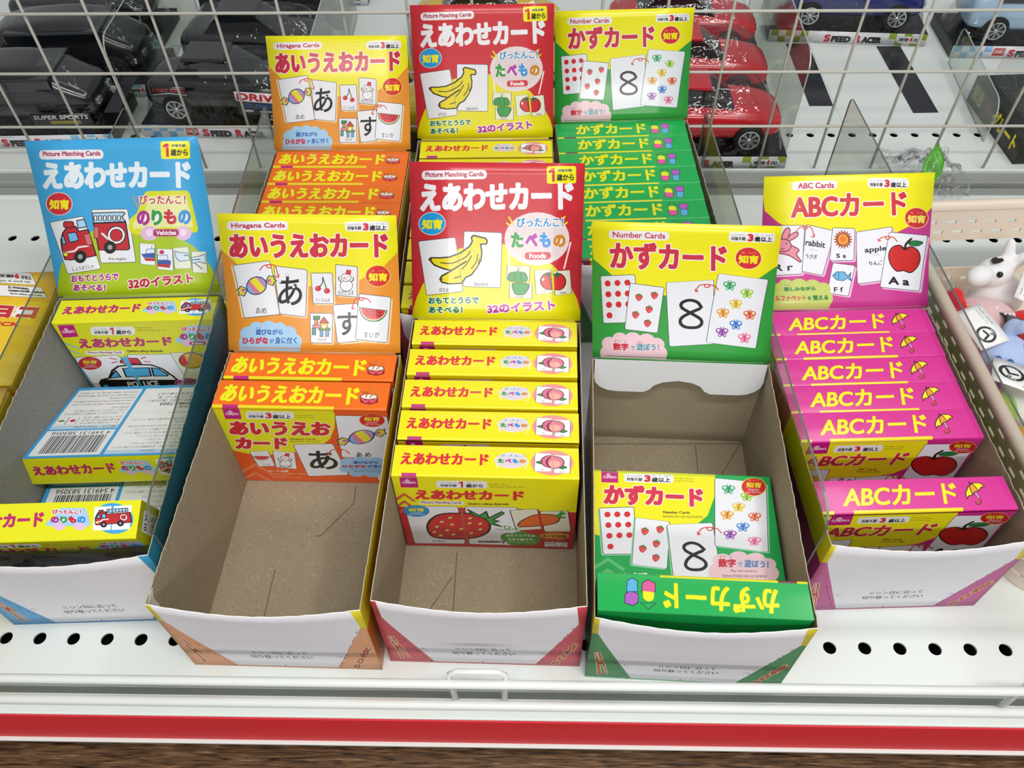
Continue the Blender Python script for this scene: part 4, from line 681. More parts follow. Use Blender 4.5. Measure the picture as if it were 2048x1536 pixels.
def tray(kind,label,x,y,th,L,dy,dz,H,seed,inner=None,flap=False,front=True,dx=0,crease=None,bow=.005,group=None):
    rnd=random.Random(seed); T=thing('display_tray',label,'display tray',(x,y,0),th,group); inn=inner or kraft; c=COLR[kind]; s=SIDEC[kind]
    h=TW/2; t=.0006
    plate('bottom_panel',[(-h+t,t),(h-t,t),(h-t,L-t),(-h+t,L-t)],t,inn,T)
    if crease:
        for L_ in crease:
            for p,q in zip(L_,L_[1:]):
                d=Vector((q[0]-p[0],q[1]-p[1])).normalized()*.00035; plate('crease_line',[(p[0]-d.y,p[1]+d.x),(q[0]-d.y,q[1]+d.x),(q[0]+d.y,q[1]-d.x),(p[0]+d.y,p[1]-d.x)],.0002,mat('board crease','#6e6250',rough=.9),T,loc=(0,0,t))
    out=tray_side(s[0],s[1],{'food':'えあわせカード','vehicle':'のりもの','hiragana':'あいうえおカード','number':'かずカード','abc':'ABCカード'}[kind],'#b03a2a').mat('side print %s %d'%(kind,seed),.4,.3) if (kind,'s') not in PROTO else PROTO[(kind,'s')]
    PROTO[(kind,'s')]=out
    for sx in (-1,1):
        pts=[(0,0)]+[(L,0)]+jag(L,0,TH,rnd); a=[];bm=bmesh.new(); n=len(pts); xo=sx*h; xi=sx*(h-t)
        A=[bm.verts.new((xo,p[0],p[1])) for p in pts]; B=[bm.verts.new((xi,p[0],p[1])) for p in pts]; uv=bm.loops.layers.uv.new('uv')
        fo=bm.faces.new(A); fo.material_index=0
        for lp in fo.loops: lp[uv].uv=((lp.vert.co.y/L) if sx>0 else 1-lp.vert.co.y/L,lp.vert.co.z/TH)
        fi=bm.faces.new(B[::-1]); fi.material_index=1
        for i in range(n): f=bm.faces.new((A[i],A[(i+1)%n],B[(i+1)%n],B[i])); f.material_index=2
        from_bm('side_panel',bm,[out,inn,edge_y],T)
    sheet('back_panel',TW,TH,lambda u,v:(h-u*TW,L,v*TH),2,2,[mat('tray back '+kind,s[0],rough=.5),inn,edge_y] if False else [mat('tray back '+kind,s[0],rough=.5),inn,edge_y],T)
    fm=tray_front(c[0],c[1],c[2],seed).mat('torn front print %d'%seed,.6,.05)
    sheet('front_panel',TW,TH,lambda u,v:(-h+u*TW,-bow*math.sin(math.pi*u)*v**2,v*(TH-.0035*math.sin(math.pi*u)+.0004*math.sin(u*60))),24,8,[fm,inn,mat('torn paper edge','#f0eeea',rough=.9)],T)
    # header card: short upright fold, then leaning back
    k=HEAD[kind]; up=.002
    l0=math.hypot(dy,dz)
    def hf(u,v):
        bend=.0045*math.sin(math.pi*v)*(1 if seed%2 else .6); ny,nz=dz/l0,-dy/l0
        return (-h+u*TW+dx*v,L+.0004+dy*v+ny*bend,TH+up+dz*v+nz*bend)
    sheet('header_card',TW,H,hf,4,14,[k,mat('header back','#8a857c',rough=.7),edge_y],T)
    foldc={'food':'#d8c80c','vehicle':'#93ad14','hiragana':'#c87a2c','number':'#2a8c36','abc':'#b0307c'}[kind]
    sheet('fold_strip',TW,up,lambda u,v:(-h+.004+u*(TW-.008),L-.0012+.0014*v,TH-.004+v*(up+.004)),2,2,[mat('fold '+kind,foldc,rough=.4,coat=.2),inn,edge_y],T)
    if flap:
        pts=[(-h+.002,TH-.001),(-h+.002,TH-.018)]+[(-h+.002+.018*(1-math.cos(a)),TH-.018-.013*math.sin(a)) for a in (.4,.8,1.2,1.57)]+[(-.026,TH-.031)]+[(-.022*math.cos(a),TH-.031+.012*math.sin(a)) for a in (.2,.6,1.,1.57,2.1,2.5,2.94)]+[(.026,TH-.031)]+[(h-.002-.018*(1-math.cos(a)),TH-.018-.013*math.sin(a)) for a in (1.57,1.2,.8,.4)]+[(h-.002,TH-.018),(h-.002,TH-.001)]
        f=plate('tuck_flap',[(p[0],p[1]-TH) for p in pts],.0006,mat('flap paper','#dcdcdf',rough=.6),T,axis='y',loc=(0,L-.0022,TH+.0035)); f.rotation_euler=(math.radians(-13),0,0)
    return T
def frame(T): return Matrix.Translation(T.location)@T.rotation_euler.to_matrix().to_4x4()
# ------------------------------------------------------------------ shelf, rails, grid
def perforated(name,x0,x1,yc,pitch,r,w,parent,m,skip=0,off=0):
    """strip of shelf deck with a row of round holes, each with a rim going down"""
    bm=bmesh.new(); n=16; k0=math.ceil((x0-off)/pitch); xs=[off+pitch*k for k in range(k0,int((x1-off)/pitch)+1)]
    for x in xs:
        a,b=x-pitch/2,x+pitch/2; sq=[]
        for i in range(n):
            t=2*math.pi*i/n+math.pi/4; c,s=math.cos(t),math.sin(t); q=max(abs(c),abs(s)); sq.append(bm.verts.new((x+c/q*pitch/2,yc+s/q*w/2,0)))
        ci=[bm.verts.new((x+r*math.cos(2*math.pi*i/n+math.pi/4),yc+r*math.sin(2*math.pi*i/n+math.pi/4),0)) for i in range(n)]; dn=[bm.verts.new((v.co.x,v.co.y,-.0015)) for v in ci]
        for i in range(n):
            bm.faces.new((sq[i],sq[(i+1)%n],ci[(i+1)%n],ci[i])); bm.faces.new((ci[i],ci[(i+1)%n],dn[(i+1)%n],dn[i]))
    bmesh.ops.remove_doubles(bm,verts=bm.verts,dist=1e-5); return from_bm(name,bm,[m],parent)
X0,X1=-1.0,1.0
S=thing('store_shelf','front white enamelled steel shelf deck carrying the card trays, red price strip along its edge','shelf')
perforated('hole_row',X0,X1,0,.025,.0047,.02,S,steel,off=.0125); perforated('hole_row',X0,X1,.444,.025,.0047,.02,S,steel,off=-.54+.5)
for a,b in ((-.033,-.01),(.01,.434),(.454,.514)): plate('deck_panel',[(X0,a),(X1,a),(X1,b),(X0,b)],-.0012,steel,S)
box('under_deck_shade',X0,-.045,-.03,X1,.56,-.026,dark,S)  # black sheet standing in for the shade seen through the holes
box('front_channel',X0,-.0535,-.024,X1,-.0392,.0005,steel,S,bev=.0008); box('channel_floor',X0,-.0395,-.018,X1,-.0325,-.016,mat('shaded channel','#8f9284',rough=.7),S); box('channel_step',X0,-.0342,-.018,X1,-.0328,-.0006,steel,S)  # channel floor coloured darker to paint in the groove's shadow
plate('price_strip',[(-.0536,-.0012),(-.0548,-.0012),(-.0580,-.0385),(-.0568,-.0385)],X1-X0,red_m,S,axis='x',loc=(X0,0,0))
box('price_strip_lip',X0,-.0606,-.0414,X1,-.0556,-.0383,steel,S,bev=.0008); plate('price_strip_back',[(-.050,0),(-.0534,0),(-.0568,-.040),(-.05,-.040)],X1-X0,steel,S,axis='x',loc=(X0,0,0))
box('rear_lip',X0,.512,-.004,X1,.518,.0012,steel,S,bev=.0012)
B2=thing('center_beam','grey steel centre beam between the front and rear shelf decks','beam')
box('beam_step',X0,.5185,-.02,X1,.540,-.006,steel2,B2,bev=.001); box('beam_cap',X0,.5405,-.02,X1,.5595,.0005,steel2,B2,bev=.002); box('beam_groove',X0,.5395,-.02,X1,.5410,-.009,dark,B2)
S2=thing('store_shelf','rear white enamelled steel shelf deck behind the wire grid carrying toy cars','shelf')
perforated('hole_row',X0,X1,.6348,.025,.0047,.02,S2,steel,off=.3334-.325)
for a,b in ((.5605,.6248),(.6448,1.5)): plate('deck_panel',[(-1.3,a),(1.3,a),(1.3,b),(-1.3,b)],-.0012,steel,S2)
box('under_deck_shade',X0,.561,-.03,X1,1.5,-.026,dark,S2); box('rear_lip',X0,.5602,-.005,X1,.564,.0035,steel,S2,bev=.001)  # black sheet again paints the dark below the rear deck's holes
for x in (-.29,.405): box('deck_seam',x-.0022,.66,-.0004,x+.0022,1.4,.0006,steel,S2)
G=thing('wire_grid','ivory wire grid divider standing between the two shelves','wire grid')
GY=.5632; gx,gz,gp=-.4864,.1878,.0641
for i in range(-4,18):
    x=gx+gp*i; rod('wire',[(x,GY+.002,-.004),(x,GY+.002,.36)],.00155,wire_m,G,8)
for j in range(-3,3):
    z=gz-gp*j; rod('wire',[(-.9,GY-.0012,z),(.9,GY-.0012,z)],.00155,wire_m,G,8)
Fn=thing('wire_fence','white coated wire fence rail along the front edge of the shelf','shelf fence')
FY=-.046
rod('upper_rail',[(X0,FY,.0478),(X1,FY,.0478)],.0031,rail_m,Fn,12); rod('lower_rail',[(X0,FY,.0072),(X1,FY,.0072)],.0034,rail_m,Fn,12)
for xc in (-.382,-.012,.358):
    lp=[(xc-.0165,FY+.004,.004),(xc-.0185,FY+.004,.045),(xc-.018,FY+.0045,.052),(xc-.013,FY+.005,.0565),(xc+.013,FY+.005,.0565),(xc+.018,FY+.0045,.052),(xc+.0185,FY+.004,.045),(xc+.0165,FY+.004,.004)]
    rod('loop_clip',lp,.0021,rail_m,Fn,10)
fl=mat('dark wood floor','#5a3a26',rough=.45,spec=.4); nt=fl.node_tree; b=nt.nodes['Principled BSDF']; tc=nt.nodes.new('ShaderNodeTexCoord'); mp=nt.nodes.new('ShaderNodeMapping'); mp.inputs['Scale'].default_value=(14,190,1); n=nt.nodes.new('ShaderNodeTexNoise'); n.inputs['Scale'].default_value=3; n.inputs['Detail'].default_value=8; n.inputs['Distortion'].default_value=.6
nt.links.new(tc.outputs['Object'],mp.inputs[0]); nt.links.new(mp.outputs[0],n.inputs['Vector']); r=nt.nodes.new('ShaderNodeValToRGB'); r.color_ramp.elements[0].position=.32; r.color_ramp.elements[0].color=lin('#2a1810'); r.color_ramp.elements[1].position=.62; r.color_ramp.elements[1].color=lin('#8a6444'); x=r.color_ramp.elements.new(.72); x.color=lin('#b09070')
nt.links.new(n.outputs['Fac'],r.inputs[0]); nt.links.new(r.outputs[0],b.inputs['Base Color']); bu=nt.nodes.new('ShaderNodeBump'); bu.inputs['Strength'].default_value=.5; bu.inputs['Distance'].default_value=.001; nt.links.new(n.outputs['Fac'],bu.inputs['Height']); nt.links.new(bu.outputs[0],b.inputs['Normal'])
FL=bpy.data.objects.new('floor',None); COL.objects.link(FL); tag(FL,kind='structure')
rnd=random.Random(5)
for i in range(26):
    y1=1.6-.11*i; a=box('plank',-1.6,y1-.1085,-.245,1.6,y1,-.235+rnd.uniform(0,.0008),fl,FL,bev=.0008)
# ------------------------------------------------------------------ trays and their boxes
TR={}
def add(key,kind,label,x,y,th,L,dy,dz,H,seed,**k): TR[key]=tray(kind,label,x,y,th,L,dy,dz,H,seed,**k)
L3,L1_=.2093,.2405
add('Hb','hiragana','rear orange hiragana card tray, full, behind the front orange one',-.1647,.2468,.0007,L3,.0589,.0859,HH3,11,crease=None)
add('Fb','food','rear red food card tray, its banana header nearest the wire grid',-.0209,.2353,.0158,L1_,.0493,.1104,HH1,12,crease=None)
add('Nb','number','rear green and yellow number card tray, full of green boxes',.1232,.297,.0493,L3,.0436,.0931,HH3,13,crease=None)
add('V','vehicle','blue vehicle card tray with jumbled boxes and grey lining',-.2932,.013,.0447,L1_,.0636,.1066,HH1,14,inner=greyb,crease=None)
add('O','hiragana','front orange hiragana card tray, nearly empty, two boxes at its back',-.1503,-.019,-.0155,L3,.0595,.0866,HH3,15,crease=[[(.0253,.1515),(.0258,.1353),(.0041,.1049),(-.0002,.1048)],[(-.0257,.0747),(-.0259,.0577),(-.0254,.003)]])
add('M','food','front red food card tray holding five yellow boxes',-.0102,-.0148,-.016,L1_,.0703,.0993,HH1,16,crease=[[(-.0264,.0873),(-.025,.001)],[(-.0283,.0665),(-.0413,.0423),(-.055,.02)]])
add('G','number','front green number card tray with white tuck flap and boxes lying inside',.1283,-.0257,-.0392,L3,.0470,.0940,HH3,17,flap=True,dx=-.0059,crease=[[(.0269,.2034),(.0262,.10)],[(.0665,.2088),(.035,.155)],[(-.066,.2),(.066,.2065)]])
add('A','abc','magenta and yellow alphabet card tray beside the beige basket',.2835,.0305,.042,L3,.0700,.0783,HH3,18,crease=None)
ORD=['first','second','third','fourth','fifth','sixth','seventh','eighth']
def row(key,kind,ys,group,desc,fmt,H_=0):
    F=frame(TR[key]); n=len(ys)
    for i,(lx,ly) in enumerate(ys): card_box(kind,fmt(i,n),F,lx,ly,group)
RX=Matrix.Rotation
plate('torn_patch',[(.0015,.099),(.001,.080),(.004,.076),(.008,.084),(.0075,.094),(.012,.0995),(.009,.1005)],.0004,mat('torn paper','#d8d2c4',rough=1,bump=.5,nscale=500),TR['O'],axis='x',loc=(-TW/2+.0007,0,0))
def back(i,n): return 'rearmost' if i==0 else ('front-most' if i==n-1 else ORD[i]+' from the back')
row('M','food',[(-.0003,.2146),(-.0007,.1832),(-.0009,.1522),(-.0005,.1229),(-.001,.0919)],'yellow food card boxes in the front red tray','',lambda i,n:'yellow food card box, %s of five in the front red tray'%back(i,n))
row('O','hiragana',[(-.0003,.1828),(-.0016,.155)],'orange card boxes in the front orange tray','',lambda i,n:['orange hiragana card box under the front orange header, only its title showing','orange hiragana card box with candy picture facing the empty front orange tray'][i])
AL=['magenta alphabet card box directly under the magenta header','magenta alphabet card box, second behind the umbrella titles from the header','magenta alphabet card box, third from the magenta header','magenta alphabet card box, fourth from the magenta header','magenta alphabet card box, fifth from the header, apple picture showing','magenta alphabet card box standing alone at the front of its tray']
row('A','abc',[(-.0004,.1825),(-.0016,.1575),(-.0025,.1315),(-.0027,.1060),(-.002,.0808),(-.0021,.0225)],'magenta card boxes in the alphabet tray','',lambda i,n:AL[i])
row('Hb','hiragana',[(.0010,.183-.0268*i) for i in range(7)],'orange card boxes in the rear orange tray','',lambda i,n:'orange hiragana card box, %s in the rear orange tray'%back(i,n))
row('Fb','food',[(.0013,.2115-.0293*i) for i in range(8)],'yellow food card boxes in the rear red tray','',lambda i,n:'yellow food card box, %s in the rear red tray'%back(i,n))
row('Nb','number',[(-.0015-.0004*i,.1828-.0256*i) for i in range(8)],'green card boxes in the rear green tray','',lambda i,n:'green number card box, %s in the rear green tray'%back(i,n))
FV=frame(TR['V'])
card_box('vehicle','yellow vehicle card box with police car picture, upright under the blue header',FV,.001,.2115,'yellow vehicle card boxes')
def lying(kind,label,F,lx,P0,P1,group,back_up=False,flip=False,dx=0):
    """box whose narrow title side faces the viewer: P0,P1 = y,z of the front upper and rear upper edge of its upper face"""
    y0,z0=P0; y1,z1=P1; d=Vector((0,y1-y0,z1-z0)).normalized(); up=Vector((0,-d.z,d.y))
    # local axes of the box: x right, y front->back (thickness), z bottom->title
    if back_up: X=Vector((1,0,0)); Z=-d; Y=up; X=Y.cross(Z)   # back face upwards, title end to the viewer
    M=Matrix((( X.x,Y.x,Z.x,0),(X.y,Y.y,Z.y,0),(X.z,Y.z,Z.z,0),(0,0,0,1)))
    # title edge (local y=BD, z=BH) sits at P0
    o=Vector((0,y0,z0))-Y*BD-Z*BH; M.translation=Vector((lx,o.y,o.z)); 
    return card_box(kind,label,F@M,0,0,group,lz=-.0012)
tb=lying('vehicle','tilted vehicle card box lying instruction side up in the blue tray',FV,-.0025,(.1035,.0655),(.1965,.0345),'yellow vehicle card boxes',True)
tc_=lying('vehicle','vehicle card box lying flat, mostly hidden beneath the tilted one',FV,-.0005,(.066,.0262),(.1665,.0262),'yellow vehicle card boxes',True)
for t in (tb,tc_):
    me=bpy.data.meshes.new('instruction_panel'); e=.0002; me.from_pydata([(BW/2,BD+e,0),(-BW/2,BD+e,0),(-BW/2,BD+e,BH),(BW/2,BD+e,BH)],[],[(0,1,2,3)]); u=me.uv_layers.new(name='uv'); u.data.foreach_set('uv',[0,0,1,0,1,1,0,1]); finish('instruction_panel',me,[VBACK],t)
td=card_box('vehicle','yellow vehicle card box tilted forward at the front of the blue tray, fire engine title',FV@Matrix.Translation((-.0035,.0365,.0135))@RX(math.radians(17),4,'X'),0,0,'yellow vehicle card boxes')
me=bpy.data.meshes.new('end_panel'); x=BW/2+.0002; me.from_pydata([(x,0,0),(x,BD,0),(x,BD,BH),(x,0,BH)],[],[(0,1,2,3)]); u=me.uv_layers.new(name='uv'); u.data.foreach_set('uv',[0,0,1,0,1,1,0,1])
a=Art([(0,0),(255,0),(255,1005),(0,1005)],BD,BH,'#b4b40c'); a.poly([(60,60),(200,60),(200,150),(60,150)],'#e6e6e6'); a.text('0139',[(185,85),(185,135),(75,135),(75,85)][::1] and (75,85,185,135),'#303030',b=2); a.poly([(60,160),(200,160),(200,250),(60,250)],'#e6e6e6'); a.text('YH-20',(75,175,185,235),'#303030',b=2)
for i,t in enumerate(['MADE IN CHINA','material','recycling','LICENSED BY 50050']): a.text(t,(50,300+i*70,215,335+i*70),'#3a3808')
finish('end_panel',me,[a.mat('end print',.4,.2)],td)
FG=frame(TR['G'])
card_box('number','green number card box lying face up in the front green tray, figure eight picture',FG@Matrix.Translation((-.0005,.1305-.0,.0655))@RX(math.radians(-88),4,'X')@Matrix.Translation((0,0,-BH)),0,0,'green card boxes in the front green tray')
card_box('number','green number card box turned backwards at the front of its tray, title upside down',FG@Matrix.Translation((-.0005,.0298,.0030))@RX(math.radians(.4),4,'X')@RX(math.pi,4,'Z'),0,0,'green card boxes in the front green tray')
# ------------------------------------------------------------------ clear dividers
def rprof(y0,y1,h,rf,rb):
    p=[(y0,0),(y1,0)]
    p+=[(y1-rb+rb*math.cos(t),h-rb+rb*math.sin(t)) for t in (0,.5,1.05,1.57)]+[(y0+rf+rf*math.cos(t),h-rf+rf*math.sin(t)) for t in (1.57,1.9,2.2,2.5,2.8,3.14)]
    return p
def divider(label,F,x,y0,y1,h=.126,rf=.02):
    T=thing('shelf_divider',label,'divider',group='clear dividers on the front shelf'); T.matrix_world=F@Matrix.Translation((x,0,.0004))
    P=rprof(y0,y1,h,rf,.006); bm=bmesh.new(); a=[bm.verts.new((-.0007,p[0],p[1])) for p in P]; b=[bm.verts.new((.0007,p[0],p[1])) for p in P]; n=len(P)
    bm.faces.new(a); bm.faces.new(b[::-1]); from_bm('clear_plate',bm,[acryl],T)
    bm=bmesh.new(); a=[bm.verts.new((-.0008,p[0],p[1])) for p in P]; b=[bm.verts.new((.0008,p[0],p[1])) for p in P]
    for i in range(n): bm.faces.new((a[i],b[i],b[(i+1)%n],a[(i+1)%n]))
    from_bm('plate_edge',bm,[acryl_edge],T); return T
FA=frame(TR['A'])
divider('clear acrylic divider between the yellow chick tray and the blue vehicle tray',FV,-.0712,.01,.488)
divider('clear acrylic divider between the blue vehicle tray and the front orange tray',FV,.0700,.012,.483)
divider('clear acrylic divider between the front green tray and the magenta tray',FA,-.0716,.006,.462,.124)
divider('clear acrylic divider between the magenta tray and the beige basket',FA,.0712,.03,.468,.132)
# ------------------------------------------------------------------ yellow cartons at the left
def chick_print():
    a=Art([(-1796,362),(1321,275),(255,2566),(-3258,2668)],.13,.124,'#eec512')
    a.poly([(-2100,100),(1500,240),(1130,790),(1060,860),(-2400,800)],'#efba10')
    a.rr([(-620,262),(690,300),(790,535),(-520,470)],'#f0eeea',50,'#5a4a20',6); a.rr([(-560,500),(890,575),(1000,780),(-450,725)],'#f0eeea',20,'#5a4a20',6)
    a.text('対象年齢',[(-330,315),(345,335),(350,400),(-320,380)],'#2a2420',b=10); a.text('6',[(345,315),(435,320),(450,418),(365,412)],'#d42a20',b=20); a.text('才以上',[(470,350),(690,360),(700,440),(480,425)],'#2a2420',b=9); a.text('For ages 6 and up',[(-260,420),(665,450),(675,505),(-250,465)],'#3a3430',b=5)
    a.text('⚠ WARNING:',[(190,550),(620,580),(640,640),(210,600)],'#2a2420',b=9); a.text('CHOKING HAZARD — Small parts',[(200,620),(930,650),(945,710),(220,670)],'#2a2420',b=7); a.text('Not for children under 3 years.',[(240,680),(900,720),(915,760),(255,720)],'#2a2420',b=6)
    for col,b in (('#f2f0ec',130),('#c8202a',52)):
        a.text('ピヨコ',[(-560,850),(860,930),(740,1200),(-700,1150)],col,b=b)
    a.text('CHICK',[(-380,1230),(440,1270),(400,1360),(-430,1330)],'#c8202a',b=18); a.ell(-60,1700,70,110,'#3a2a20'); a.ell(-900,1900,500,400,'#f4d840'); a.text('メーカー',[(50,1900),(170,1910),(150,1950),(30,1940)],'#5a4a20'); return a
cm=chick_print().mat('chick print',.35,.3); yl=mat('yellow board','#e6b80e',rough=.5)
for y0,y1,lb in ((.148,.272,'yellow chick game carton nearest the wire grid, warning labels on its flap'),(.020,.1435,'yellow chick game carton at the front of the two cut off by the picture')):
    T=thing('yellow_carton',lb,'carton',group='yellow chick cartons'); T.matrix_world=FV
    xr=-.0745; box('carton',xr-.13,y0,.001,xr,y1,.0985,yl,T,bev=.001)
    sheet('printed_lid',.13,.124,lambda u,v:(xr-.13+.13*u,y0+(y1-y0)*v,.0998+(.003*(v-.7)*3 if v>.7 else 0)),2,10,[cm,yl,yl],T)
# ------------------------------------------------------------------ beige basket with slots
bk=mat('beige plastic','#e2d5c4',rough=.55,spec=.4,noise=.03,nscale=30)
BT=thing('storage_basket','beige perforated plastic basket of soft toys, right of the magenta tray','basket',(.3675,.0265,0),.054)
def basket(Wd,Dp,Hh,tap,rad,m,parent):
    seg=[]; # perimeter of the rounded rectangle, parameter by length
    pts=[]
    def per(s,k):   # k: 0 bottom, 1 top; returns x,y
        o=tap*(1-k); w,d=Wd-2*o,Dp-2*o; r=rad
        Ls=[w-2*r,math.pi*r/2,d-2*r,math.pi*r/2,w-2*r,math.pi*r/2,d-2*r,math.pi*r/2]; tot=sum(Ls); t=s*tot; i=0
        while i<7 and t>Ls[i]: t-=Ls[i]; i+=1
        c=[(o+r,o),(o+w-r,o+r),(o+w,o+r),(o+w-r,o+d-r),(o+w-r,o+d),(o+r,o+d-r),(o,o+d-r),(o+r,o+r)][i]
        if i==0: return c[0]+t,c[1]
        if i==2: return c[0],c[1]+t
        if i==4: return c[0]-t,c[1]
        if i==6: return c[0],c[1]-t
        a={1:-90,3:0,5:90,7:180}[i]+math.degrees(t/r); return c[0]+r*math.cos(math.radians(a)),c[1]+r*math.sin(math.radians(a))
    nu=360; zs=[0]; z=0
    nz=30; bm=bmesh.new(); g=[[bm.verts.new((*per(i/nu,j/nz),.002+(Hh-.002)*j/nz)) for i in range(nu)] for j in range(nz+1)]
    for j in range(nz):
        for i in range(nu):
            slot=False; row=(j-4)//3; 
            if 4<=j<28 and (j-4)%3==0 and (i+(3 if row%2 else 0))%6 in (0,1,2): slot=True
            x,y=per(i/nu,1)
            if y>Dp-.001 and .034<x<Wd-.03 and 9<=j<22: slot=(.045<x<Wd-.042 and 11<=j<20)
            if not slot: bm.faces.new((g[j][i],g[j][(i+1)%nu],g[j+1][(i+1)%nu],g[j+1][i]))
    bm.verts.ensure_lookup_table()
    for v in [v for v in bm.verts if not v.link_faces]: bm.verts.remove(v)
    o=from_bm('slotted_wall',bm,[m],parent); md=o.modifiers.new('t','SOLIDIFY'); md.thickness=.0018; md.offset=0
    rim=[(*per(i/120,1),Hh+.001) for i in range(120)]
    bm=bmesh.new(); R=[]
    for i,(x,y,z) in enumerate(rim):
        cx,cy=Wd/2,Dp/2; px,py=per(((i+1)%120)/120,1); qx,qy=per(((i-1)%120)/120,1); d=Vector((px-qx,py-qy,0)).normalized(); nrm=Vector((d.y,-d.x,0))
        R.append([bm.verts.new(Vector((x,y,z))+nrm*a+Vector((0,0,b))) for a,b in ((-.002,-.004),(-.002,.0015),(.0005,.003),(.005,.0026),(.0068,.0005),(.0068,-.005),(.0055,-.005),(.0052,-.001),(0,-.001))])
    for i in range(120):
        A,B=R[i],R[(i+1)%120]
        for k in range(8): f=bm.faces.new((A[k],B[k],B[k+1],A[k+1])); f.smooth=True
    from_bm('rim',bm,[m],parent); plate('base',[per(i/60,0) for i in range(60)],.002,m,parent)
basket(.245,.335,.107,.013,.03,bk,BT)
# ------------------------------------------------------------------ soft toys and their tags
def fur(n,c): return mat('plush '+n,c,rough=.95,spec=.15,sheen=.4,bump=.6,nscale=900)
def blobs(name,bl,m,parent=None,vox=.0022):
    bm=bmesh.new()
    for x,y,z,rx,ry,rz,*e in bl:
        M=Matrix.Translation((x,y,z))@(Matrix.Rotation(math.radians(e[0]),4,e[1]) if e else Matrix.Identity(4))@Matrix.Diagonal((rx,ry,rz,1)); bmesh.ops.create_icosphere(bm,subdivisions=3,radius=1,matrix=M)
    o=from_bm(name,bm,[m],parent,smooth=True); r=o.modifiers.new('r','REMESH'); r.mode='VOXEL'; r.voxel_size=vox; r.use_smooth_shade=True; s=o.modifiers.new('s','SMOOTH'); s.iterations=6; s.factor=.6; return o
def dot(name,p,r,m,parent,sc_=(1,1,1)):
    bm=bmesh.new(); bmesh.ops.create_icosphere(bm,subdivisions=2,radius=r,matrix=Matrix.Translation(p)@Matrix.Diagonal((*sc_,1))); return from_bm(name,bm,[m],parent,smooth=True)
blk=mat('black eye','#0c0c0c',rough=.25); wt=fur('white','#e8e8ea'); rd=fur('red','#cf2a2a'); lb=fur('light blue','#aebfe6'); bl2=fur('blue','#3f78b0'); gn=fur('green','#8fc24a'); yw=fur('yellow','#e9b616'); pk=fur('pink','#dcb6b8'); gy=mat('grey polka dot cloth','#57575a',rough=.9)
def toy(label,loc,bl,m,rz=0): 
    T=thing('soft_toy',label,'soft toy',loc,rz,'soft toys in the beige basket'); T.scale=(.86,)*3 if 'white soft toy with' in label else (1,1,1); blobs('body',bl,m,T); return T
def tagcard(parent,name,loc,rot,w,h,art,tm='tag'):
    o=sheet(name,w,h,lambda u,v:((u-.5)*w,(v-.5)*h,.0015*math.sin(3*u)),8,4,[art.mat(tm,.4,.2),mat('tag paper','#ecebe8',rough=.6),mat('tag paper','#ecebe8')],parent,th=.0005); o.location=loc; o.rotation_euler=[math.radians(a) for a in rot]; return o
def tag_art(word=True,flip=False):
    a=Art([(0,0),(600,0),(600,400),(0,400)],.048,.032,'#ecebea'); a.ell(430,215,118,118,'#1a1a1a'); a.ell(430,215,86,86,'#ecebea'); a.line([(375,215),(450,195),(480,265)],26,'#1a1a1a'); a.ell(450,150,20,20,'#1a1a1a'); a.ell(450,150,10,10,'#ecebea')
    a.text('JAMMY',(385,110,475,128),'#e8e8e8',b=2); a.text('SEAL OF APPROVAL',(370,300,490,316),'#e8e8e8',b=1)
    if word: a.text('Rody',(60,150,330,330),'#161616',b=16); a.line([(80,345),(310,345)],5,'#161616')
    a.text('ジャパン・シナップス',(60,40,330,72),'#4a4a4a',b=2); a.text('東京都港区芝二丁目',(60,90,300,112),'#5a5a5a'); return a
t=toy('white soft toy with a black heart patch, lying at the back of the basket',(.436,.318,.070),[(0,0,0,.021,.016,.016,25,'Z'),(-.022,-.012,.006,.015,.011,.011,25,'Z'),(.012,.014,.018,.006,.006,.014,-25,'X'),(.022,.004,.014,.006,.006,.012,20,'Y'),(.01,-.005,-.03,.03,.024,.028)],wt)
for p in ((-.004,-.014,.010),): dot('eye',p,.0032,blk,t)
plate('heart_patch',[(0,.004),(.003,.006),(.006,.003),(.0045,-.001),(0,-.006),(-.005,-.001),(-.005,.003),(-.003,.0055)],.0008,blk,t,loc=(-.006,-.001,.0168),rot=(.1,-.35,-.9))
tagcard(t,'paper_tag',(.026,-.030,.012),(15,-18,62),.050,.034,tag_art(),'toy tag print a')
t=toy('pale pink soft toy with grey polka dot scarf in the middle of the basket',(.408,.262,.060),[(0,0,0,.030,.026,.024),(-.012,-.022,.006,.016,.013,.013),(.02,-.016,-.01,.02,.016,.014),(0,0,-.026,.034,.03,.024)],pk)
for p in ((-.016,-.031,.013),(-.003,-.035,.009)): dot('eye',p,.0026,blk,t)
sheet('scarf',.02,.03,lambda u,v:(.002+.016*u+.004*math.sin(3*v),-.026+.024*v,.0165+.011*math.sin(2.6*v+.4)-.006*u),6,10,[gy,gy,gy],t,th=.0012)
for i in range(7): dot('scarf_dot',(.004+.0042*(i%3)+.002*(i//3%2),-.022+.0075*(i//3)+.001*i,.0262-.0009*abs(i-3)),.0013,mat('white dot','#ecebe8'),t,(1,1,.4))
t=toy('red soft toy with an orange button, against the left wall of the basket',(.394,.262,.062),[(0,0,0,.018,.020,.018),(-.008,.018,.012,.008,.009,.012),(.006,-.03,-.006,.016,.012,.012),(0,0,-.02,.022,.03,.022)],rd)
dot('button',(-.003,.0,.0175),.004,mat('orange button','#e06a20'),t,(1,1,.4)); tagcard(t,'paper_tag',(-.004,-.024,.022),(8,6,-70),.040,.026,tag_art(False),'toy tag print b')
t=toy('light blue soft toy with two dot eyes and a blue ear',(.412,.224,.064),[(0,0,0,.022,.020,.018),(.0,.01,.020,.006,.006,.014),(.004,.004,.03,.0045,.0045,.008),(0,0,-.024,.026,.026,.022)],lb)
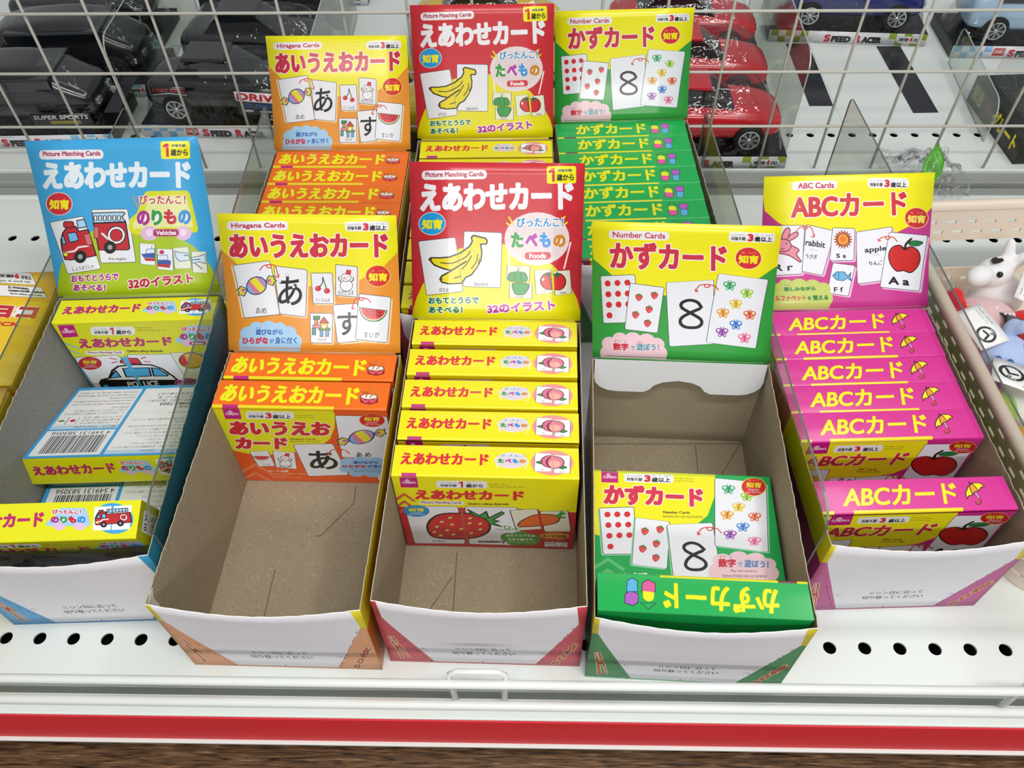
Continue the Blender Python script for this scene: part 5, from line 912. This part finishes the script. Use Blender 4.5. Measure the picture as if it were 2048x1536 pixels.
for p in ((-.013,-.013,.011),(-.005,-.017,.0115)): dot('eye',p,.0026,mat('blue eye','#2f5f9a'),t)
blobs('blue_ear',[(.014,-.006,.010,.008,.010,.009),(.018,-.012,.002,.006,.008,.009)],bl2,t,.0015)
tagcard(t,'paper_tag',(-.004,-.040,.016),(12,-4,152),.050,.034,tag_art(),'toy tag print c')
t=toy('green soft toy below the front-facing white tag',(.392,.176,.052),[(0,0,0,.020,.018,.018),(.0,.0,-.02,.024,.022,.02)],gn); dot('spot',(-.004,-.010,.0155),.003,mat('green spot','#3f8a3a'),t,(1,1,.5))
t=toy('red soft toy on the far side of the light blue one',(.452,.240,.058),[(0,0,0,.022,.03,.022),(-.012,.02,.01,.012,.01,.01),(0,0,-.022,.026,.03,.022)],rd)
t=toy('plain white soft toy between the green and the yellow one',(.422,.180,.052),[(0,0,0,.024,.026,.024),(0,0,-.024,.026,.028,.02),(-.012,.016,.014,.009,.009,.011)],wt)
t=toy('yellow soft toy nearest the front of the basket',(.410,.140,.048),[(0,0,0,.022,.020,.024),(0,0,-.02,.024,.024,.022)],yw)
# ------------------------------------------------------------------ packaged toy cars on the rear shelf
silver=mat('silver rim','#c9cccf',rough=.25,metal=.9); tyre=mat('tyre','#121212',rough=.7); glass=mat('dark window','#14181c',rough=.1,spec=.8,coat=.5); basem=mat('black tray insert','#1a1b1d',rough=.35)
def strip_print(acc,body,txtcol):
    a=Art([(0,0),(1700,0),(1700,140),(0,140)],.21,.0172,'#d6d6da')
    for i in range(5):
        for j in range(2):
            for x0 in (20,1290): 
                if (i+j)%2==0: a.poly([(x0+i*80,j*70),(x0+i*80+80,j*70),(x0+i*80+80,j*70+70),(x0+i*80,j*70+70)],acc)
    a.poly([(440,20),(560,20),(560,110),(440,110)],'#b0242a') if txtcol else None
    if txtcol: a.text('DAISO',(450,45,550,85),'#e8dada',b=3)
    x=600; a.text('S',(x,35,x+70,125),'#c0303a',b=16); a.text('PEED',(x+80,50,x+290,125),'#1a1a1c',b=16); a.text('R',(x+330,35,x+400,125),'#c0303a',b=16); a.text('ACER',(x+410,50,x+620,125),'#1a1a1c',b=16); a.text('Produced by',(x+20,8,x+150,26),'#5a5a5c')
    a.rr((1380,30,1640,112),'#e2e2e4',36,'#8a8a8c',3); a.text('対象年齢',(1400,45,1505,92),'#2a2a2a',b=4); a.text('4',(1512,36,1550,96),'#c0303a',b=8); a.text('才以上',(1555,48,1625,92),'#2a2a2a',b=4); return a
STR={'g':strip_print('#86a02e','',False).mat('green checker strip',.35,.3),'b':strip_print('#78b0d6','',True).mat('blue checker strip',.35,.3)}
CARP={}
def car_meshes(kind,col):
    k=(kind,col)
    if k in CARP: return CARP[k]
    pm=mat('car paint '+col,col,rough=.22,spec=.6,coat=.7); out=[]
    # stations x, z_bottom, z_side, z_top, half width low, half width top
    if kind=='van': st=[(-.086,.012,.030,.040,.026,.020),(-.080,.010,.034,.052,.031,.026),(-.03,.009,.036,.060,.032,.028),(.035,.009,.036,.061,.032,.028),(.055,.009,.035,.046,.032,.027),(.078,.010,.032,.038,.031,.025),(.087,.013,.028,.031,.026,.020)]
    else: st=[(-.088,.014,.028,.032,.025,.019),(-.080,.010,.032,.038,.031,.025),(-.052,.009,.034,.040,.032,.026),(.030,.009,.033,.039,.032,.026),(.062,.009,.031,.036,.031,.025),(.082,.010,.027,.032,.029,.022),(.090,.013,.024,.027,.023,.017)]
    bm=bmesh.new(); R=[]
    for x,zb,zs,zt,wl,wt_ in st: R.append([bm.verts.new(p) for p in ((x,-wl*.9,zb),(x,-wl,zb+.006),(x,-wl,zs),(x,-wt_,zt-.001),(x,-wt_*.55,zt),(x,wt_*.55,zt),(x,wt_,zt-.001),(x,wl,zs),(x,wl,zb+.006),(x,wl*.9,zb))])
    for A,B in zip(R,R[1:]):
        for i in range(10): bm.faces.new((A[i],A[(i+1)%10],B[(i+1)%10],B[i]))
    bm.faces.new(R[0][::-1]); bm.faces.new(R[-1]); o=from_bm('body',bm,[pm],smooth=True); s=o.modifiers.new('s','SUBSURF'); s.levels=1; s.render_levels=2; out.append(o)
    if kind!='van':
        bm=bmesh.new(); R=[]
        for x,z,w in ((-.056,.038,.024),(-.040,.052,.020),(-.010,.0565,.0195),(.012,.054,.019),(.036,.038,.023)): R.append([bm.verts.new(p) for p in ((x,-w-.001,.036),(x,-w,z-.001),(x,-w*.6,z),(x,w*.6,z),(x,w,z-.001),(x,w+.001,.036))])
        for A,B in zip(R,R[1:]):
            for i in range(6): bm.faces.new((A[i],A[(i+1)%6],B[(i+1)%6],B[i]))
        bm.faces.new(R[0][::-1]); bm.faces.new(R[-1]); out.append(from_bm('window_band',bm,[glass])); out.append(box('roof',-.038,-.0185,.0535,.010,.0185,.0575,pm,bev=.0015))
    else: out.append(box('window_band',-.06,-.0325,.041,.05,.0325,.053,glass,bev=.002)); 
    out.append(box('front_lamp',.0835,-.021,.020,.0885,-.012,.026,silver,bev=.001)); out.append(box('front_lamp',.0835,.012,.020,.0885,.021,.026,silver,bev=.001))
    CARP[k]=out; return out
def wheel_mesh():
    bm=bmesh.new(); lathe(bm,[(.0095,-.006),(.0135,-.0055),(.0148,-.003),(.0148,.004),(.0095,.005)],28,'y'); w=from_bm('wheel',bm,[tyre])
    bm=bmesh.new(); n=32; 
    a=[bm.verts.new((.0103*math.cos(2*math.pi*i/n),-.0068,.0103*math.sin(2*math.pi*i/n))) for i in range(n)]; b=[bm.verts.new((.0090*math.cos(2*math.pi*i/n),-.0068,.0090*math.sin(2*math.pi*i/n))) for i in range(n)]; c=[bm.verts.new((.0090*math.cos(2*math.pi*i/n),-.005,.0090*math.sin(2*math.pi*i/n))) for i in range(n)]
    for i in range(n): bm.faces.new((a[i],a[(i+1)%n],b[(i+1)%n],b[i])); bm.faces.new((b[i],b[(i+1)%n],c[(i+1)%n],c[i]))
    for k in range(8):
        t=2*math.pi*k/8; d=Vector((math.cos(t),0,math.sin(t))); q=Vector((-math.sin(t),0,math.cos(t)))
        for s in (-1,1):
            v=[bm.verts.new(p+Vector((0,-.0066,0))) for p in (d*.001+q*s*.0004,d*.0092+q*s*.0016,d*.0092+q*s*.0006,d*.001)]; bm.faces.new(v)
    bmesh.ops.create_icosphere(bm,subdivisions=2,radius=.0022,matrix=Matrix.Translation((0,-.0062,0))@Matrix.Diagonal((1,.5,1,1))); r=from_bm('rim',bm,[silver]); return w,r
WP=wheel_mesh(); WU=[False]
def copy_to(o,parent,first):
    q=o if first else o.copy()
    if not first: COL.objects.link(q)
    q.parent=parent; return q
BLI={}
def pack(label,x,y,rz,kind,col,strip,group,car=True,basecol=None,flip=False,z=0,tiltr=None,L=.21,D=.092):
    """packaged toy car: card base with printed front, clear blister, car inside"""
    T=thing('packaged_toy_car',label,'toy car',(x,y,z),rz,group); 
    if tiltr: T.rotation_euler=tiltr
    box('card_base',0,0.0006,.0006,L,D,.0165,basem,T,bev=.0006); sheet('printed_strip',L,.0172,lambda u,v:(u*L,0,.0004+v*.0168),1,1,[STR[strip],basem,basem],T)
    first=(kind,col) not in CARP
    for o in car_meshes(kind,col):
        q=copy_to(o,T,first); q.location=(L/2,D/2,.0185); q.rotation_euler=(0,0,math.pi if flip else 0); q.scale=(1.08,1.15,1.22)
    for wx in (-.052,.054):
        for wy,sg in ((-.029,0),(.029,math.pi)):
            w=copy_to(WP[0],T,not WU[0]); r=copy_to(WP[1],w,not WU[0]); WU[0]=True; w.location=(L/2+1.08*wx*(-1 if flip else 1),D/2+wy*1.17,.0345); w.scale=(1.15,1,1.15); w.rotation_euler=(0,0,sg)
    if 'b' not in BLI:
        bm=bmesh.new(); R=[]
        for zz,i in ((.0168,.002),(.022,.004),(.050,.010),(.064,.016),(.084,.030),(.088,.036)):
            P=[]; 
            for k in range(24):
                t=2*math.pi*(k+.5)/24; c,s=math.cos(t),math.sin(t); e=.28; P.append((L/2+(L/2-i*1.3)*abs(c)**e*(1 if c>0 else -1)+noise.noise(Vector((k*.8,zz*60,0)))*.0016,D/2+(D/2-i*.9)*abs(s)**e*(1 if s>0 else -1)+noise.noise(Vector((k*.8,zz*60,4)))*.0012,zz))
            R.append([bm.verts.new(p) for p in P])
        for A,B in zip(R,R[1:]):
            for k in range(24): bm.faces.new((A[k],A[(k+1)%24],B[(k+1)%24],B[k])).smooth=True
        bm.faces.new(R[-1]); BLI['b']=from_bm('clear_blister',bm,[blister]); first=True
    else: first=False
    copy_to(BLI['b'],T,first); return T
RG='packaged red toy cars'; 
for i,(y,lb) in enumerate(((.5665,'red toy car in clear packaging, nearest the grid right of the green header'),(.673,'red toy car in clear packaging, second row behind the grid'),(.779,'red toy car in clear packaging, third row behind the grid'))): pack(lb,.104+.004*i,y,0,'coupe','#c41c28','g',RG)
YG='packaged yellow toy cars'
for i,(y,lb) in enumerate(((.575,'yellow toy car in clear packaging, first row, behind the banana header'),(.680,'yellow toy car in clear packaging, second row behind the banana header'),(.785,'yellow toy car in clear packaging, third row behind the banana header'))): pack(lb,-.142,y,0,'coupe','#e9c418','g',YG)
pack('dark blue toy car in clear packaging with green checkered strip, on the open rear shelf',.347,.857,-.074,'van','#1c2468','g','other packaged toy cars')
pack('light blue toy car in clear packaging with blue strip at the far right',.580,.812,-.03,'van','#a8c4dc','b','other packaged toy cars')
BG='packaged black toy cars'
def label_sheet(T,nm,w,h,loc,rot,a):
    o=sheet(nm,w,h,lambda u,v:(u*w,0,v*h),1,1,[a.mat(nm+' print '+str(loc),.35,.3),basem,basem],T); o.location=loc; o.rotation_euler=[math.radians(r) for r in rot]; return o
TB=pack('black toy car in clear packaging with blue strip, front row left of the orange header',-.452,.632,-.035,'coupe','#161719','b',BG)
TV=pack('black toy van in clear packaging, front row behind the blue header corner',-.690,.606,.03,'van','#1b1c1f','b',BG)
pack('black toy van in clear packaging, second row behind the front van',-.668,.712,.05,'van','#202124','b',BG)
pack('black toy car in clear packaging, second row behind the front black car',-.440,.742,-.05,'coupe','#1c1d20','b',BG)
pack('black toy car in clear packaging, third row, left half of the rear shelf',-.70,.835,.0,'coupe','#26282c','b',BG)
pack('black toy van in clear packaging, third row beside a clear rear divider',-.445,.850,.04,'van','#2a2a2a','b',BG)
pack('black toy car in clear packaging, fourth row at the top of the picture',-.43,.965,0,'coupe','#141518','b',BG,L=.21)
a=Art([(0,0),(560,0),(560,330),(0,330)],.056,.033,'#17181a'); a.poly([(0,30),(560,60),(560,190),(0,150)],'#e6e2e2'); a.text('DRIVE',[(20,45),(545,75),(545,180),(20,142)],'#b8242c',b=14,sh=.2); a.text('SUPER',[(90,175),(470,200),(470,270),(90,240)],'#2c4a86',b=12); a.ell(120,280,60,16,'#dcdce0'); a.ell(330,290,90,14,'#dcdce0')
label_sheet(TB,'side_label',.056,.033,(.128,-.0006,.034),(0,0,0),a)
a=Art([(0,0),(420,0),(420,120),(0,120)],.042,.012,'#17181a'); a.text('DRIFT KING',(20,20,400,70),'#a83038',b=5,sh=.3); a.line([(10,100),(200,80),(410,100)],10,'#d6d6da'); label_sheet(TB,'side_label',.042,.012,(.03,-.0006,.056),(0,0,0),a)
a=Art([(0,0),(900,0),(900,180),(0,180)],.09,.018,'#151512'); a.text('D R I F T  V X',(40,40,860,140),'#b8a428',b=7); a.text('D',(40,40,110,140),'#8a2430',b=9); label_sheet(TV,'end_label',.09,.018,(.2115,.001,.045),(90,0,90),a)
a=Art([(0,0),(700,0),(700,160),(0,160)],.07,.016,'#17181a'); a.text('SUPER SPORTS',(30,20,670,75),'#c9c9cc',b=4,sh=.3); a.poly([(200,95),(560,95),(560,140),(200,140)],'#9a8a20'); label_sheet(TV,'side_label',.07,.016,(.125,-.0008,.030),(0,0,0),a)
# dark package standing end-on at the right
T=thing('dark_package','dark green boxed toy with yellow lettering, end-on at the far right behind the grid','boxed toy',(.578,.575,0),.06)
box('carton',0,0,.0006,.10,.135,.034,mat('dark green board','#23261f',rough=.4),T,bev=.0008)
a=Art([(0,0),(1350,0),(1350,340),(0,340)],.135,.034,'#2a2d24'); a.text('緊急',(60,70,330,270),'#c8b83a',b=12); a.text('グレート',(620,60,1240,270),'#d8c420',b=18); a.ell(480,180,80,80,'#8a3030')
sheet('lettered_side',.135,.034,lambda u,v:(-.0004,.135-u*.135,.0006+v*.0334),1,1,[a.mat('dark package print',.4,.2),basem,basem],T); box('clear_window',.01,.01,.0345,.09,.125,.07,blister,T,bev=.006)
# tape strips, bag, rear dividers
tp=mat('black tape','#1b1c24',rough=.3,coat=.2)
for P,lb in (([(.371,.850),(.401,.850),(.400,.697),(.3705,.697)],'black tape strip on the rear shelf, the one nearer the red cars'),([(.492,.842),(.524,.842),(.526,.682),(.495,.681)],'black tape strip on the rear shelf, the one nearer the light blue car')):
    q=plate('tape_strip',P,.0004,tp,loc=(0,0,.0003)); tag(q,lb,'tape','black tape strips')
T=thing('plastic_bag','crumpled clear plastic bag with a green printed leaf, behind the magenta header','bag',(.452,.530,.001))
def crumple(u,v):
    p=Vector((u*5,v*5,0)); return ((u-.5)*.085+noise.noise(p)*.008,(v-.5)*.075+noise.noise(p+Vector((9,0,0)))*.008,.020+.022*math.sin(math.pi*u)*math.sin(math.pi*v)+noise.noise(p*1.7+Vector((0,5,0)))*.018)
sheet('film',.08,.07,crumple,22,20,[film,film,film],T,th=.0003,loc=(0,.0,-.002))
sheet('leaf_print',.03,.04,lambda u,v:(-.006+.014*(u-.5)*math.sin(math.pi*min(1,v*.9+.1))*1.6+.016*v,-.035+.045*v,.030+.022*v+noise.noise(Vector((u*4,v*4,2)))*.004),6,8,[mat('green leaf print','#4aa01c',rough=.35,coat=.4)]*3,T,th=.0004)
def rear_div(label,x0,y0,x1,y1,h=.12):
    T=thing('shelf_divider',label,'divider',group='clear dividers on the rear shelf'); d=Vector((x1-x0,y1-y0,0)); a=math.atan2(d.y,d.x)-math.pi/2; T.matrix_world=Matrix.Translation((x0,y0,.0004))@Matrix.Rotation(a,4,'Z')
    P=rprof(0,d.length,h,.02,.01); bm=bmesh.new(); A=[bm.verts.new((-.0007,p[0],p[1])) for p in P]; B=[bm.verts.new((.0007,p[0],p[1])) for p in P]; bm.faces.new(A); bm.faces.new(B[::-1]); from_bm('clear_plate',bm,[acryl],T); n=len(P)
    bm=bmesh.new(); A=[bm.verts.new((-.0008,p[0],p[1])) for p in P]; B=[bm.verts.new((.0008,p[0],p[1])) for p in P]
    for i in range(n): bm.faces.new((A[i],B[i],B[(i+1)%n],A[(i+1)%n]))
    from_bm('plate_edge',bm,[mat('pale acrylic edge','#aab0aa',rough=.2,spec=.8)],T)
rear_div('clear acrylic divider among the black cars on the rear shelf',-.462,.640,-.470,.95); rear_div('clear acrylic divider between the black and the yellow cars',-.225,.60,-.232,.93); rear_div('clear acrylic divider right of the red cars on the rear shelf',.322,.60,.330,.93); rear_div('clear acrylic divider beside the light blue car',.560,.62,.576,.80,.05)
